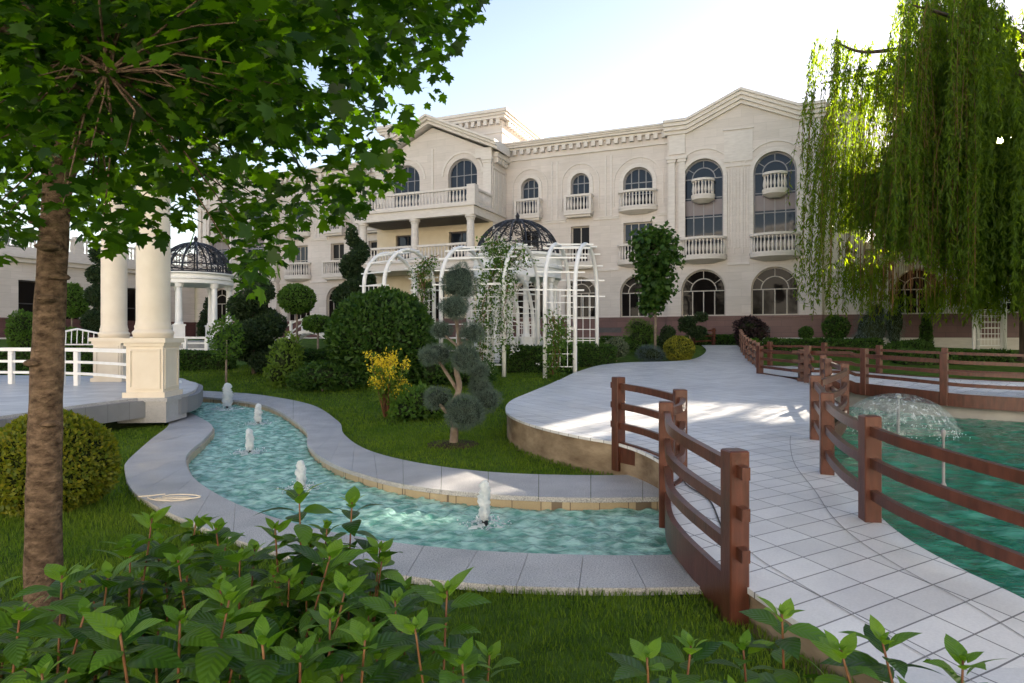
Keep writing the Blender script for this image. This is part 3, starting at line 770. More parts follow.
def plain_bay_holes(s, wide):
    w2 = 1.62 if wide else 1.10
    return [(arch_loop(s, 2.0 if wide else 1.85, SILL1, 5.14), 'g'), (rect_loop(s, w2, 6.0, 8.05), 'm'), (arch_loop(s, w2, 9.0, 11.08), 'u')]
def do_bay(s, wide, d=0.0):
    w2 = 1.62 if wide else 1.10; wg = 2.0 if wide else 1.85
    window(MAIN, s, wg, SILL1, 5.14, d-0.26, True, 4, 1, M['frame_beige'], M['pane_low'], None, True)
    window(MAIN, s, w2, 6.0, 8.05, d-0.26, False, 4 if wide else 2, 2, M['frame_beige'], M['pane_up'] if wide else M['pane_low'])
    window(MAIN, s, w2, 9.0, 11.08, d-0.26, True, 4 if wide else 3, 2, M['frame_grey'], M['pane_up'])
    surround(MAIN, s, w2, 9.0, 11.08, d)
    balcony(MAIN, s, w2+0.35, FL2+0.12, d, 0.5, wide, 1.0); balcony(MAIN, s, w2+0.45, FL1+0.08, d, 0.5, wide, 1.0)

def wing(s0, s1, bays, d=0.0):
    holes = [l for s, wide in bays for l, _ in plain_bay_holes(s, wide)]
    mb = MB(); wall_panel(mb, MAIN, [(s0,SILL1),(s1,SILL1),(s1,EAVE-0.05),(s0,EAVE-0.05)], [h for h in holes if True], d)
    mb.build("wall", M['stone'], palace)
    for s, wide in bays: do_bay(s, wide, d)
    segs = [s0] + [q for s, w in sorted(bays) for q in (s-1.06 if w else s-0.80, s+1.06 if w else s+0.80)] + [s1]
    for a, b in zip(segs[0::2], segs[1::2]):
        mb = MB(); fbox(mb, MAIN, a, b, d-0.01, d+0.07, 5.42, 5.56); mb.build("string_course", M['stone_trim'], palace)
        mb = MB(); fbox(mb, MAIN, a, b, d-0.01, d+0.06, 8.32, 8.44); fbox(mb, MAIN, a, b, d-0.01, d+0.10, 8.44, 8.50); mb.build("string_course", M['stone_trim'], palace)
    xs_ = sorted([s for s, w in bays]); mids = [(a+b)/2 for a, b in zip(xs_, xs_[1:])]
    for x in mids:
        for q in (x-0.16, x+0.16): mb = MB(); fbox(mb, MAIN, q-0.05, q+0.05, d-0.01, d+0.045, 8.52, 11.9); mb.build("wall_strip", M['stone_trim'], palace)
    cornice(MAIN, s0, s1, d, EAVE)
def plinth(fr, s0, s1, d, vents=()):
    mb = MB(); fbox(mb, fr, s0, s1, d-0.4, d+0.10, BASE-0.9, SILL1-0.12); fbox(mb, fr, s0, s1, d-0.4, d+0.16, SILL1-0.12, SILL1-0.003)
    pp = mb.build("plinth", M['plinth'], palace)
    mb = MB(); fbox(mb, fr, s0, s1, d+0.10, d+0.9, BASE-0.8, BASE+0.17); mb.build("kerb", M['stone_trim'], palace)
    for s in vents:
        mb = MB(); fbox(mb, fr, s-0.75, s+0.75, d+0.08, d+0.106, 1.95, 2.22); mb.build("vent", M['frame_dark'], palace)

def pavilion(c, hw, d, bays):
    """gabled pavilion with two tall arched windows"""
    s0, s1 = c-hw, c+hw; zb, za = 13.0, 14.2
    holes = []
    for s in bays: holes += [arch_loop(s, 2.25, SILL1, 5.26), arch_loop(s, 2.02, 6.0, 11.08)]
    mb = MB(); wall_panel(mb, MAIN, [(s0,SILL1),(s1,SILL1),(s1,zb-0.3),(c,za-0.3),(s0,zb-0.3)], holes, d)
    for q, sg in ((s0, 1), (s1, -1)): fbox(mb, MAIN, q, q+sg*0.02, d-1.2, d-0.001, SILL1, zb-0.3)
    mb.build("wall", M['stone'], palace)
    for s in bays:
        window(MAIN, s, 2.25, SILL1, 5.26, d-0.26, True, 4, 1, M['frame_beige'], M['pane_low'], None, True)
        window(MAIN, s, 2.02, 6.0, 11.08, d-0.26, True, 4, 4, M['frame_grey'], M['pane_up'], (8.15, 8.95), True)
        surround(MAIN, s, 2.02, 6.0, 11.08, d, 0.2)
        balcony(MAIN, s, 2.2, FL1+0.10, d, 0.75, True, 1.05); balcony(MAIN, s, 1.0, 9.02, d, 0.5, True, 0.95)
    mb = MB()
    for a, b in ((s0, bays[0]-1.2), (bays[0]+1.2, bays[1]-1.2), (bays[1]+1.2, s1)): fbox(mb, MAIN, a, b, d-0.01, d+0.08, 5.42, 5.56)
    # flutes of the middle panel
    m = (bays[0]+bays[1])/2
    for k in range(9): fbox(mb, MAIN, m-0.62+k*0.155-0.04, m-0.62+k*0.155+0.04, d-0.01, d+0.035, 6.3, 10.4)
    fbox(mb, MAIN, m-0.75, m+0.75, d-0.01, d+0.06, 10.5, 10.62); fbox(mb, MAIN, m-0.70, m+0.70, d-0.01, d+0.045, 10.75, 12.3); fbox(mb, MAIN, m-0.75, m+0.75, d-0.01, d+0.06, 12.4, 12.48)
    for q in (s0+0.25, s0+0.78, s1-0.78, s1-0.25): pilaster(mb, MAIN, q, d, 5.6, 11.3, 0.34)
    for q in (s0+0.52, s1-0.52): fbox(mb, MAIN, q-0.42, q+0.42, d-0.01, d+0.07, 11.45, 12.85)
    for a, b in ((s0+0.42, s0+0.61), (s1-0.61, s1-0.42)): pass
    mb.build("pilasters", M['stone_trim'], palace)
    # raking cornice with level ends
    mb = MB()
    def rake(off, z_lo, z_hi):
        line = [(s0-0.15-0.0, zb), (s0+1.05, zb), (c, za), (s1-1.05, zb), (s1+0.15, zb)]
        vs=[]; fs=[]
        for s, z in line: vs += [MAIN(s,d-0.6,z+z_lo), MAIN(s,d-0.6,z+z_hi), MAIN(s,d+off,z+z_hi), MAIN(s,d+off,z+z_lo)]
        n = len(line)
        for i in range(n-1):
            for k in range(4):
                j=(k+1)%4; fs.append((i*4+k,i*4+j,i*4+4+j,i*4+4+k))
        fs += [(0,1,2,3), tuple((n-1)*4+k for k in (3,2,1,0))]
        mb.add(vs, fs)
    rake(0.16, -0.50, -0.32); rake(0.30, -0.32, -0.12); rake(0.42, -0.12, 0.06); rake(0.52, 0.06, 0.20)
    mb.build("pediment", M['stone_trim'], palace)

RB = [(-4.25, False), (-1.17, False), (2.15, True)]
wing(-5.8, 3.8, RB); plinth(MAIN, -5.8, 3.8, 0.0, (-2.7, 0.5))
pavilion(7.55, 3.75, 0.35, (5.66, 9.15)); plinth(MAIN, 3.8, 11.3, 0.35, (8.2,))
def end_piece(s0, s1):
    mb = MB(); wall_panel(mb, MAIN, [(s0,SILL1),(s1,SILL1),(s1,EAVE-0.05),(s0,EAVE-0.05)], [], 0.0)
    e = s1 if s1 > 0 else s0
    fbox(mb, MAIN, min(e, e-0.05*np.sign(e)), max(e, e-0.05*np.sign(e)), -9, -0.002, SILL1, EAVE-0.05)
    mb.build("wall", M['stone'], palace); cornice(MAIN, s0, s1, 0.0, EAVE, False); plinth(MAIN, s0, s1, 0.0)
end_piece(11.3, 13.2)
mirror = lambda s: -19.4 - s
LB = [(mirror(s), w) for s, w in RB]
wing(mirror(3.8), -13.6, LB); plinth(MAIN, mirror(3.8), -13.6, 0.0)
pavilion(mirror(7.55), 3.75, 0.35, (mirror(9.15), mirror(5.66))); plinth(MAIN, mirror(11.3), mirror(3.8), 0.35)

# flat roof so that the sky does not show through
mb = MB(); fbox(mb, MAIN, -30.6, 13.15, -12, -0.25, EAVE-0.5, EAVE-0.35); mb.build("roof", M['stone_trim'], palace)
mb = MB(); fbox(mb, MAIN, -30.6, 13.1, -9.2, -9.0, BASE-0.8, EAVE-0.5); mb.build("back_wall", M['stone'], palace)

# portico pavilion
pc, hw, pd = -9.75, 3.95, 1.9
s0, s1 = pc-hw, pc+hw
w_arch = [(-11.6, 1.9), (-7.75, 1.9)]
holes = [arch_loop(s, w, 9.0, 12.15) for s, w in w_arch] + [rect_loop(-11.6, 1.5, 6.0, 7.9), rect_loop(-7.9, 1.5, 6.0, 7.9), rect_loop(-9.75, 1.6, 2.2, 5.0)]
mb = MB(); wall_panel(mb, MAIN, [(s0,8.4),(s1,8.4),(s1,12.4),(pc,14.2),(s0,12.4)], [h for h in holes if h[0][1] > 8.5], pd)
for q, sg in ((s0,1),(s1,-1)): fbox(mb, MAIN, q, q+sg*0.03, -0.02, pd-0.001, BASE, 12.4)
mb.build("wall", M['stone'], palace)
mb = MB(); wall_panel(mb, MAIN, [(s0,BASE),(s1,BASE),(s1,8.4),(s0,8.4)], [h for h in holes if h[0][1] < 8.5], pd); mb.build("porch_wall", M['stone_cream'], palace)
for s, w in w_arch:
    window(MAIN, s, w, 9.0, 12.15, pd-0.26, True, 4, 3, M['frame_grey'], M['pane_up'], None, False, 0.04)
    mb = MB(); arc_strip(mb, MAIN, s, 12.15-w/2, w/2+0.30, w/2+0.42, pd-0.01, pd+0.06); mb.build("window_surround", M['stone_trim'], palace)
for s in (-11.6, -7.9): window(MAIN, s, 1.5, 6.0, 7.9, pd-0.26, False, 2, 2, M['frame_dark'], M['pane_up'], None, False, 0.04)
window(MAIN, -9.75, 1.6, 2.2, 5.0, pd-0.26, False, 2, 2, M['frame_dark'], M['pane_low'])
for q, e in ((s0+0.3, s0+0.5), (s1-0.3, s1-0.5)):
    mb = MB(); pilaster(mb, MAIN, q, pd, 8.7, 12.0, 0.5, 0.16); fbox(mb, MAIN, e-0.52, e+0.52, pd-0.01, pd+0.22, 11.998, 12.55); mb.build("pilaster", M['stone_trim'], palace)
mb = MB(); fbox(mb, MAIN, pc-0.06, pc+0.06, pd-0.01, pd+0.06, 9.0, 12.9); mb.build("wall_strip", M['stone_trim'], palace)
mb = MB()
def rake2(off, zl, zh, back):
    line = [(s0-0.5, 12.35), (pc, 14.35), (s1+0.5, 12.35)]; vs=[]; fs=[]
    for s, z in line: vs += [MAIN(s,back,z+zl), MAIN(s,back,z+zh), MAIN(s,pd+off,z+zh), MAIN(s,pd+off,z+zl)]
    for i in range(2):
        for k in range(4):
            j=(k+1)%4; fs.append((i*4+k,i*4+j,i*4+4+j,i*4+4+k))
    fs += [(0,1,2,3),(11,10,9,8)]; mb.add(vs, fs)
rake2(0.55, -0.05, 0.13, 0.6); rake2(0.75, 0.13, 0.28, 0.6); rake2(0.9, 0.28, 0.42, 0.6)
mb.build("pediment", M['stone_trim'], palace)
mb = MB()
SC = lambda s, d, z: Vector((s1 + d, -s, z))                                      # right flank of the portico pavilion
n = 4
for k in range(n): fbox(mb, SC, 0.30+k*0.40, 0.52+k*0.40, 0.0, 0.24, 11.75, 12.05)
fbox(mb, SC, 0.05, 1.85, 0.0, 0.30, 12.05, 12.32); fbox(mb, SC, 0.05, 1.85, 0.0, 0.06, 11.4, 11.5)
for q in (0.0, 0.62, 1.24): fbox(mb, SC, q+0.08, q+0.50, 0.0, 0.04, 8.9, 11.3)
mb.build("cornice", M['stone_trim'], palace)
# attic block behind the pediment
mb = MB(); a0, a1 = pc-4.0, pc+4.1
fbox(mb, MAIN, a0, a1, -1.2, 0.9, 12.3, 14.45); fbox(mb, MAIN, a0, a1, -7.0, -5.6, 12.3, 14.45); fbox(mb, MAIN, a0, a1, -5.6, -1.2, 13.9, 14.45); fbox(mb, MAIN, a0+0.3, a1-0.5, -5.6, -1.2, 12.3, 13.9); mb.build("attic", M['stone'], palace)
mb = MB()
for k in range(20): x = a0+0.2+k*0.405; fbox(mb, MAIN, x-0.11, x+0.11, 0.9, 1.14, 14.2, 14.5)
for k in range(18): x = -6.8+k*0.42; fbox(mb, MAIN, a1, a1+0.24, x-0.11, x+0.11, 14.2, 14.5)
for p, z0, z1 in ((0.30,14.5,14.66),(0.40,14.66,14.8),(0.5,14.8,14.98)): fbox(mb, MAIN, a0-p, a1+p, -7.0-p, 0.9+p, z0, z1)
fbox(mb, MAIN, a0-0.06, a1+0.06, -7.06, 0.96, 13.7, 13.8)
mb.build("attic_cornice", M['stone_trim'], palace)
# the two-storey porch
ps0, ps1, pdd = -13.5, -5.75, 4.45
mb = MB(); fbox(mb, MAIN, ps0, ps1, 0.2, pdd, 8.32, 8.78); fbox(mb, MAIN, ps0-0.12, ps1+0.12, 0.2, pdd+0.12, 8.78, 8.92); fbox(mb, MAIN, ps0, ps1, 0.2, pdd, 5.45, 5.85); fbox(mb, MAIN, ps0-0.1, ps1+0.1, 0.2, pdd+0.1, 5.85, 5.95)
mb.build("porch_slab", M['stone_trim'], palace)
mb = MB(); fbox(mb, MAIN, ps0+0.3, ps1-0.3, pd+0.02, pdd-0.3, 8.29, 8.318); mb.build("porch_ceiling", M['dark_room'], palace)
mb = MB()
pts = [MAIN(ps0+0.15, 0.3, 0), MAIN(ps0+0.15, pdd-0.15, 0), MAIN(ps1-0.15, pdd-0.15, 0), MAIN(ps1-0.15, 0.3, 0)]
for q in range(3): balustrade(mb, [pts[q], pts[q+1]], 8.92, 0.92, 0.215, 1.1)
for q in (ps0+0.15, ps1-0.15): fbox(mb, MAIN, q-0.24, q+0.24, pdd-0.39, pdd+0.09, 8.92, 9.92)
mb.build("balcony", M['stone_trim'], palace)
mb = MB()
for a, b in ((-13.0,-9.8),(-9.4,-6.3)): balustrade(mb, [MAIN(a,pdd-0.25,0), MAIN(b,pdd-0.25,0)], 5.95, 0.9, 0.21, 1.0)
mb.build("balcony", M['stone_trim'], palace)
for s in (-13.1, -9.6, -6.1):
    mb = MB(); c = MAIN(s, pdd-0.3, 0)
    for z0, z1 in ((BASE-0.4, 5.45), (5.95, 8.32)):
        mb.lathe([(0.30,z0),(0.30,z0+0.15),(0.25,z0+0.22),(0.23,z0+0.3),(0.20,z1-0.3),(0.24,z1-0.22),(0.24,z1-0.14),(0.31,z1-0.12),(0.31,z1)], c, 20)
    mb.build("column", M['stone_trim'], palace, False)
plinth(MAIN, s0, s1, pd)
# lower wings left and right
holes = [arch_loop(q, 2.0, SILL1, 5.14) for q in ()] + [rect_loop(q, 3.6, 2.3, 5.0) for q in (5.6, 10.6, 16.5)]
mb = MB(); wall_panel(mb, SIDE, [(0.4,SILL1-0.6),(26,SILL1-0.6),(26,6.0),(0.4,6.0)], holes, 0.0); mb.build("wall", M['stone'], palace)
for q in (5.6, 10.6, 16.5): window(SIDE, q, 3.6, 2.3, 5.0, -0.26, False, 3, 2, M['frame_dark'], M['pane_low'], None, False, 0.06)
mb = MB(); fbox(mb, SIDE, 0.4, 26, -0.3, 0.25, 6.0, 6.25); fbox(mb, SIDE, 0.4, 26, -0.3, 0.45, 6.25, 6.5); fbox(mb, SIDE, 0.4, 26, -0.3, 0.32, 6.5, 6.8); fbox(mb, SIDE, 0.4, 26, -8, -0.3, 6.2, 6.4); mb.build("cornice", M['stone_trim'], palace)
mb = MB()
for k in range(6):
    a = 0.7+k*4.2; balustrade(mb, [SIDE(a+0.25,0.05,0), SIDE(a+3.95,0.05,0)], 6.8, 0.95, 0.24, 1.1); fbox(mb, SIDE, a-0.25, a+0.24, -0.12, 0.25, 6.8, 7.9)
mb.build("balcony", M['stone_trim'], palace); plinth(SIDE, 0.4, 26, 0.0)
holes = [arch_loop(q, 2.0, SILL1, 5.0) for q in (15.5, 19.0, 22.5)]
mb = MB(); wall_panel(mb, MAIN, [(13.2,SILL1),(26,SILL1),(26,6.0),(13.2,6.0)], holes, -0.6); mb.build("wall", M['stone'], palace)
for q in (15.5, 19.0, 22.5): window(MAIN, q, 2.0, SILL1, 5.0, -0.86, True, 4, 1, M['frame_beige'], M['pane_low'], None, True)
mb = MB(); fbox(mb, MAIN, 13.2, 26, -6, -0.35, 6.0, 6.35); mb.build("roof", M['stone_trim'], palace); plinth(MAIN, 13.25, 26, -0.6)
mb = MB(); fbox(mb, MAIN, -31.3, -30.69, -2.0, 0.2, BASE-0.5, 6.7); mb.build("wall", M['stone'], palace)
# unseen wing, inferred from window reflections, added and sized to bounce sunlight onto facade
opp = thing("unseen_bounce_wing", "unseen cream wing added across the garden to bounce sunlight at the palace, showing only in its windows", "building", (-14, -25, 0), 0.0)
OP = lambda s, d, z: Vector((s, d, z))
mb = MB(); hs = [l for k in range(16) for l in (arch_loop(-45+k*6.0, 2.0, 2.0, 5.0), rect_loop(-45+k*6.0, 1.5, 6.8, 9.0), rect_loop(-45+k*6.0, 1.5, 11.6, 13.8))]
wall_panel(mb, OP, [(-50,-0.5),(50,-0.5),(50,17.0),(-50,17.0)], hs, 0.0); mb.build("wall", M['pale_render'], opp)
mb = MB(); fbox(mb, OP, -50, 50, -0.32, -0.29, 0, 17); mb.build("window_glazing", M['pane_low'], opp)
mb = MB(); fbox(mb, OP, -50.2, 50.2, -6, 0.4, 17.0, 17.5); mb.build("cornice", M['pale_render'], opp)
# ------------------------------------------------------------------ white columns on the terrace
def make_column(label, x, y, z, rz=0.0):
    root = thing("garden_column", label, "column", (x, y, z), rz, "cream columns on the terrace")
    w = 0.335
    mb = MB(); mb.box(-w-0.10, w+0.10, -w-0.10, w+0.10, -0.46, -0.07); mb.box(-w-0.13, w+0.13, -w-0.13, w+0.13, -0.07, 0.004); mb.build("plinth", M['granite'], root)
    mb = MB(); mb.box(-w, w, -w, w, 0.005, 1.02)
    mb.box(-w-0.05, w+0.05, -w-0.05, w+0.05, 0.004, 0.10); mb.box(-w-0.03, w+0.03, -w-0.03, w+0.03, 0.97, 1.03); mb.box(-w-0.07, w+0.07, -w-0.07, w+0.07, 1.03, 1.12)
    for k in range(4):                                     # raised border of each panel
        R = Matrix.Rotation(k*math.pi/2, 4, 'Z')
        for a in ((-w+0.05, -w+0.09, 0.16, 0.92), (w-0.09, w-0.05, 0.16, 0.92), (-w+0.09, w-0.09, 0.16, 0.20), (-w+0.09, w-0.09, 0.88, 0.92)):
            mb.box(a[0], a[1], -w-0.022, -w+0.01, a[2], a[3], R)
    mb.build("pedestal", M['cream_paint'], root)
    mb = MB()
    zt = 5.2
    prof = [(0.345,1.12),(0.345,1.18),(0.36,1.20),(0.36,1.24),(0.325,1.27),(0.315,1.30),(0.325,1.34),(0.305,1.38),(0.295,1.46),(0.295,2.4),(0.29,zt-0.55),(0.29,zt-0.45),(0.33,zt-0.42),(0.33,zt-0.37),(0.30,zt-0.34),(0.30,zt-0.22),(0.38,zt-0.12)]
    mb.lathe(prof, (0,0,0), 40); mb.box(-0.42,0.42,-0.42,0.42,zt-0.12,zt)
    o = mb.build("shaft", M['cream_paint'], root, False)
    o.data.polygons.foreach_set("use_smooth", [len(p.vertices) == 4 and abs(p.normal.z) < 0.9 for p in o.data.polygons])
    return root
make_column("cream column on a panelled pedestal at the terrace corner beside the stream", -6.92, 12.35, TZ, math.radians(4))
make_column("cream column on a panelled pedestal standing behind the corner one, nearer the palace", -10.32, 16.6, TZ, math.radians(4))
# white rail of the terrace
def white_rail(name, label, pts, posts, zf, h, mat, rails=(0.25, 0.5), posts_w=0.11):
    root = thing(name, label, "railing", (0,0,0))
    L = [tuple(p) for p in smooth(pts, 6)]
    mb = MB(); mb.sweep([(x,y,zf(x,y)+h) for x,y in L], 0.12, 0.085); mb.build("handrail", mat, root)
    for r in rails:
        mb = MB(); mb.sweep([(x,y,zf(x,y)+r) for x,y in L], 0.05, 0.06); mb.build("rail", mat, root)
    for x, y in posts:
        mb = MB(); z = zf(x,y); mb.cbox(x-posts_w/2,x+posts_w/2,y-posts_w/2,y+posts_w/2,z,z+h-0.045,0.008); mb.build("post", mat, root)
    return root
white_rail("white_railing", "white timber railing running left from the terrace column pedestal", [(-7.25,12.7),(-8.6,14.0),(-10.3,15.1),(-12.2,15.6),(-15,15.6),(-19,14.8)], [(-10.7,15.22),(-10.25,15.08),(-12.2,15.6),(-14.6,15.62),(-17.2,15.2)], lambda x,y: TZ, 0.84, M['white_paint'], (0.28,0.55))

# ------------------------------------------------------------------ brown bridge railings
PH, RH = 0.80, (0.69, 0.45, 0.21)
def brown_railing(label, line, posts, zf, base, fascia=None, ph=PH, rh=RH, w=0.125, over=0.13):
    """line: plan line of the rails; posts: plan points; base: how far below the path the posts reach"""
    root = thing("timber_railing", label, "railing", (0,0,0), 0.0, "brown timber railings along the path")
    L = [np.array(p) for p in smooth(line, 7)]
    a = L[0] + (L[0]-L[1])/np.linalg.norm(L[0]-L[1])*over; b = L[-1] + (L[-1]-L[-2])/np.linalg.norm(L[-1]-L[-2])*over
    L2 = [a] + L + [b]
    for h in rh:
        mb = MB(); mb.sweep([(p[0],p[1],zf(*p)+h) for p in L2], 0.05, 0.074); mb.build("rail", M['brown'], root)
    for x, y in posts:
        i = min(range(len(L)), key=lambda k: (L[k][0]-x)**2+(L[k][1]-y)**2)
        t = L[min(i+1,len(L)-1)] - L[max(i-1,0)]; ang = math.atan2(t[1], t[0])
        z = zf(x, y)
        Mx = Matrix.Translation((x, y, 0)) @ Matrix.Rotation(ang, 4, 'Z')
        mb = MB(); mb.cbox(-w/2, w/2, -w/2, w/2, z-base, z+ph, 0.008, Mx); mb.build("post", M['brown'], root)
    if fascia:
        mb = MB(); fl = fascia
        P = [p for p in L]
        vs=[]; fs=[]
        for i, p in enumerate(P):
            t = P[min(i+1,len(P)-1)] - P[max(i-1,0)]; t = t/np.linalg.norm(t); nn = np.array((t[1],-t[0]))*fl[2]
            k = i/(len(P)-1); arch = fl[1]*4*k*(1-k)
            z = zf(*p)
            for q, zz in ((p-nn*0.022, z-fl[0]+arch),(p-nn*0.022, z+0.02),(p+nn*0.022, z+0.02),(p+nn*0.022, z-fl[0]+arch)): vs.append((q[0],q[1],zz))
        for i in range(len(P)-1):
            for k in range(4):
                j=(k+1)%4; fs.append((i*4+k,i*4+j,i*4+4+j,i*4+4+k))
        fs += [(0,1,2,3), tuple((len(P)-1)*4+k for k in (3,2,1,0))]
        mb.add(vs, fs); mb.build("fascia", M['brown'], root)
    return root
pz2 = lambda x, y: pathz(y)
brown_railing("nearest brown railing, on the lawn side where the path bridges the stream", [(1.33,3.82),(1.265,4.2),(1.225,4.6),(1.235,5.0),(1.37,5.65)], [(1.33,3.82),(1.36,5.65)], pz2, 0.30, (0.30, 0.10, 1))
brown_railing("short reddish brown railing corner in front of the white paved circle", [(1.30,7.82),(1.55,7.3),(1.72,6.6),(1.62,6.1),(1.47,5.85)], [(1.30,7.82),(1.72,6.55)], pz2, 0.34, (0.24, 0.05, 1))
brown_railing("curved brown railing between the path and the green pond, running out at the right", [(3.80,8.02),(3.45,7.1),(3.10,6.30),(2.84,5.5),(2.74,4.9),(2.74,4.3),(2.92,3.6),(3.30,2.8),(4.0,1.8)], [(3.80,8.02),(3.10,6.30),(2.74,4.9),(3.55,2.4)], pz2, 0.20, None)
brown_railing("brown railing bending round the inlet of the pond at the middle of the path", [(4.05,8.35),(5.0,9.7),(5.72,11.0),(6.35,12.7),(6.95,14.3)], [(5.72,11.0),(6.32,12.8),(6.95,14.3)], pz2, 0.25, (0.2, 0.0, -1), PH, RH, 0.13)
brown_railing("brown railing at the meeting of the path and the crossing bridge", [(7.0,14.9),(7.6,16.4),(7.72,17.2),(7.50,18.2),(7.32,18.9)], [(7.70,17.0),(7.32,18.9)], pz2, 0.25, (0.24, 0.0, -1), 0.82, RH, 0.15)
brown_railing("long brown railing along the right side of the far straight path", [(8.02,20.9),(8.9,24.2),(10.1,28.2),(10.8,30.4)], [(8.02,20.9),(8.35,22.1),(8.65,23.3),(8.95,24.4),(9.3,25.6),(9.65,26.8),(10.05,28.0),(10.5,29.4)], pz2, 0.15, (0.14, 0.0, -1), 0.82, RH, 0.14)
brown_railing("brown railing on the pond side of the crossing bridge by the willow", [(7.45,16.7),(8.0,16.1),(8.48,15.35),(8.78,14.6),(9.28,13.75),(10.4,12.97),(12.4,12.27),(16,11.8)], [(7.55,16.35),(8.48,15.4),(9.28,13.75),(10.55,12.9),(12.6,12.25)], p2z, 0.26, (0.26, 0.0, -1), 0.86, RH, 0.14)
brown_railing("brown railing on the far side of the crossing bridge in front of the willow lawn", [(8.9,22.3),(10.1,20.7),(10.9,19.0),(11.9,17.6),(13.6,16.4),(17,15.6)], [(8.95,22.2),(10.1,20.7),(10.9,19.0),(11.9,17.6),(13.6,16.4)], p2z, 0.26, (0.2, 0.0, 1), 0.84, RH, 0.14)
brown_railing("short brown railing closing the far end of the straight path", [(8.5,30.0),(9.6,30.5)], [(8.5,30.0),(9.6,30.5)], pz2, 0.2, None)

# ------------------------------------------------------------------ iron domed gazebos
def gazebo(label, x, y, z, R, hcol, hdrum, hdome, ncol, floor=0.0, rz=0.0):
    root = thing("domed_gazebo", label, "gazebo", (x, y, z), rz, "white gazebos with black iron domes")
    mb = MB(); mb.lathe([(R+0.35, -0.8), (R+0.35, 0.0)], (0,0,0), 40); mb.build("base", M['granite'], root)
    for k in range(ncol):
        a = 2*math.pi*k/ncol; c = (R*0.93*math.cos(a), R*0.93*math.sin(a), 0)
        mb = MB(); mb.box(c[0]-0.2, c[0]+0.2, c[1]-0.2, c[1]+0.2, 0, hcol*0.26); mb.box(c[0]-0.23, c[0]+0.23, c[1]-0.23, c[1]+0.23, hcol*0.26, hcol*0.26+0.06)
        mb.lathe([(0.15,hcol*0.26+0.06),(0.15,hcol*0.26+0.12),(0.115,hcol*0.26+0.18),(0.10,hcol-0.2),(0.14,hcol-0.14),(0.17,hcol)], c, 16); mb.build("column", M['white_paint'], root)
    mb = MB()
    prof = [(R-0.22,hcol),(R+0.10,hcol),(R+0.10,hcol+hdrum*0.35),(R+0.16,hcol+hdrum*0.4),(R+0.16,hcol+hdrum*0.5),(R+0.11,hcol+hdrum*0.55),(R+0.11,hcol+hdrum*0.8),(R+0.25,hcol+hdrum*0.9),(R+0.25,hcol+hdrum),(R-0.22,hcol+hdrum),(R-0.22,hcol)]
    mb.lathe(prof[:-1], (0,0,0), 48); mb.build("drum", M['white_paint'], root)
    zb = hcol+hdrum
    mb = MB()
    def dp(a, t):      # point of the dome: azimuth a, rise t in 0..1
        e = t*math.pi/2
        return Vector((R*math.cos(e)*math.cos(a), R*math.cos(e)*math.sin(a), zb + 0.05 + hdome*math.sin(e)))
    nr = 16
    for k in range(nr):
        a = 2*math.pi*k/nr; mb.tube([dp(a, t) for t in np.linspace(0, 0.97, 12)], 0.032, 5)
    for t in (0.0, 0.16, 0.86): mb.tube([dp(a, t) for a in np.linspace(0, 2*math.pi, 49)], 0.028, 5)
    for k in range(nr):                                     # scrolls between the ribs
        a = 2*math.pi*(k+0.5)/nr; wd = 2*math.pi/nr*0.42
        for t0, t1, sg in ((0.18,0.44,1),(0.42,0.64,-1),(0.60,0.82,1)):
            mb.tube([dp(a+sg*wd*math.sin(2*math.pi*q)*(1-0.2*q), t0+(t1-t0)*q) for q in np.linspace(0,1,11)], 0.016, 4)
            mb.tube([dp(a+wd*0.5*math.cos(2*math.pi*q), (t0+t1)/2+0.05*math.sin(2*math.pi*q)) for q in np.linspace(0,1,9)], 0.014, 4)
        mb.tube([dp(a-wd, 0.02), dp(a+wd, 0.15)], 0.012, 4); mb.tube([dp(a+wd, 0.02), dp(a-wd, 0.15)], 0.012, 4)
    mb.lathe([(0.10,zb+hdome),(0.14,zb+hdome+0.06),(0.06,zb+hdome+0.12),(0.09,zb+hdome+0.22),(0.0,zb+hdome+0.36)], (0,0,0), 12)
    mb.build("iron_dome", M['iron'], root)
    return root
gazebo("white gazebo with a black iron dome at the left, behind the cream columns", -12.85, 26.0, 1.55, 1.33, 2.25, 0.42, 1.25, 6, 0, 0.5)
gazebo("white gazebo with a black iron dome rising behind the rose arches", 0.22, 25.2, 0.85, 1.62, 3.1, 0.90, 1.40, 8, 0, 0.2)
white_rail("white_railing", "low white railing in front of the left domed gazebo", [(-14.4,24.0),(-12.9,23.6),(-11.4,23.9)], [(-14.4,24.0),(-13.6,23.75),(-12.9,23.6),(-12.1,23.7),(-11.4,23.9)], lambda x,y: 1.05, 0.62, M['white_paint'], (0.2,0.42), 0.12)

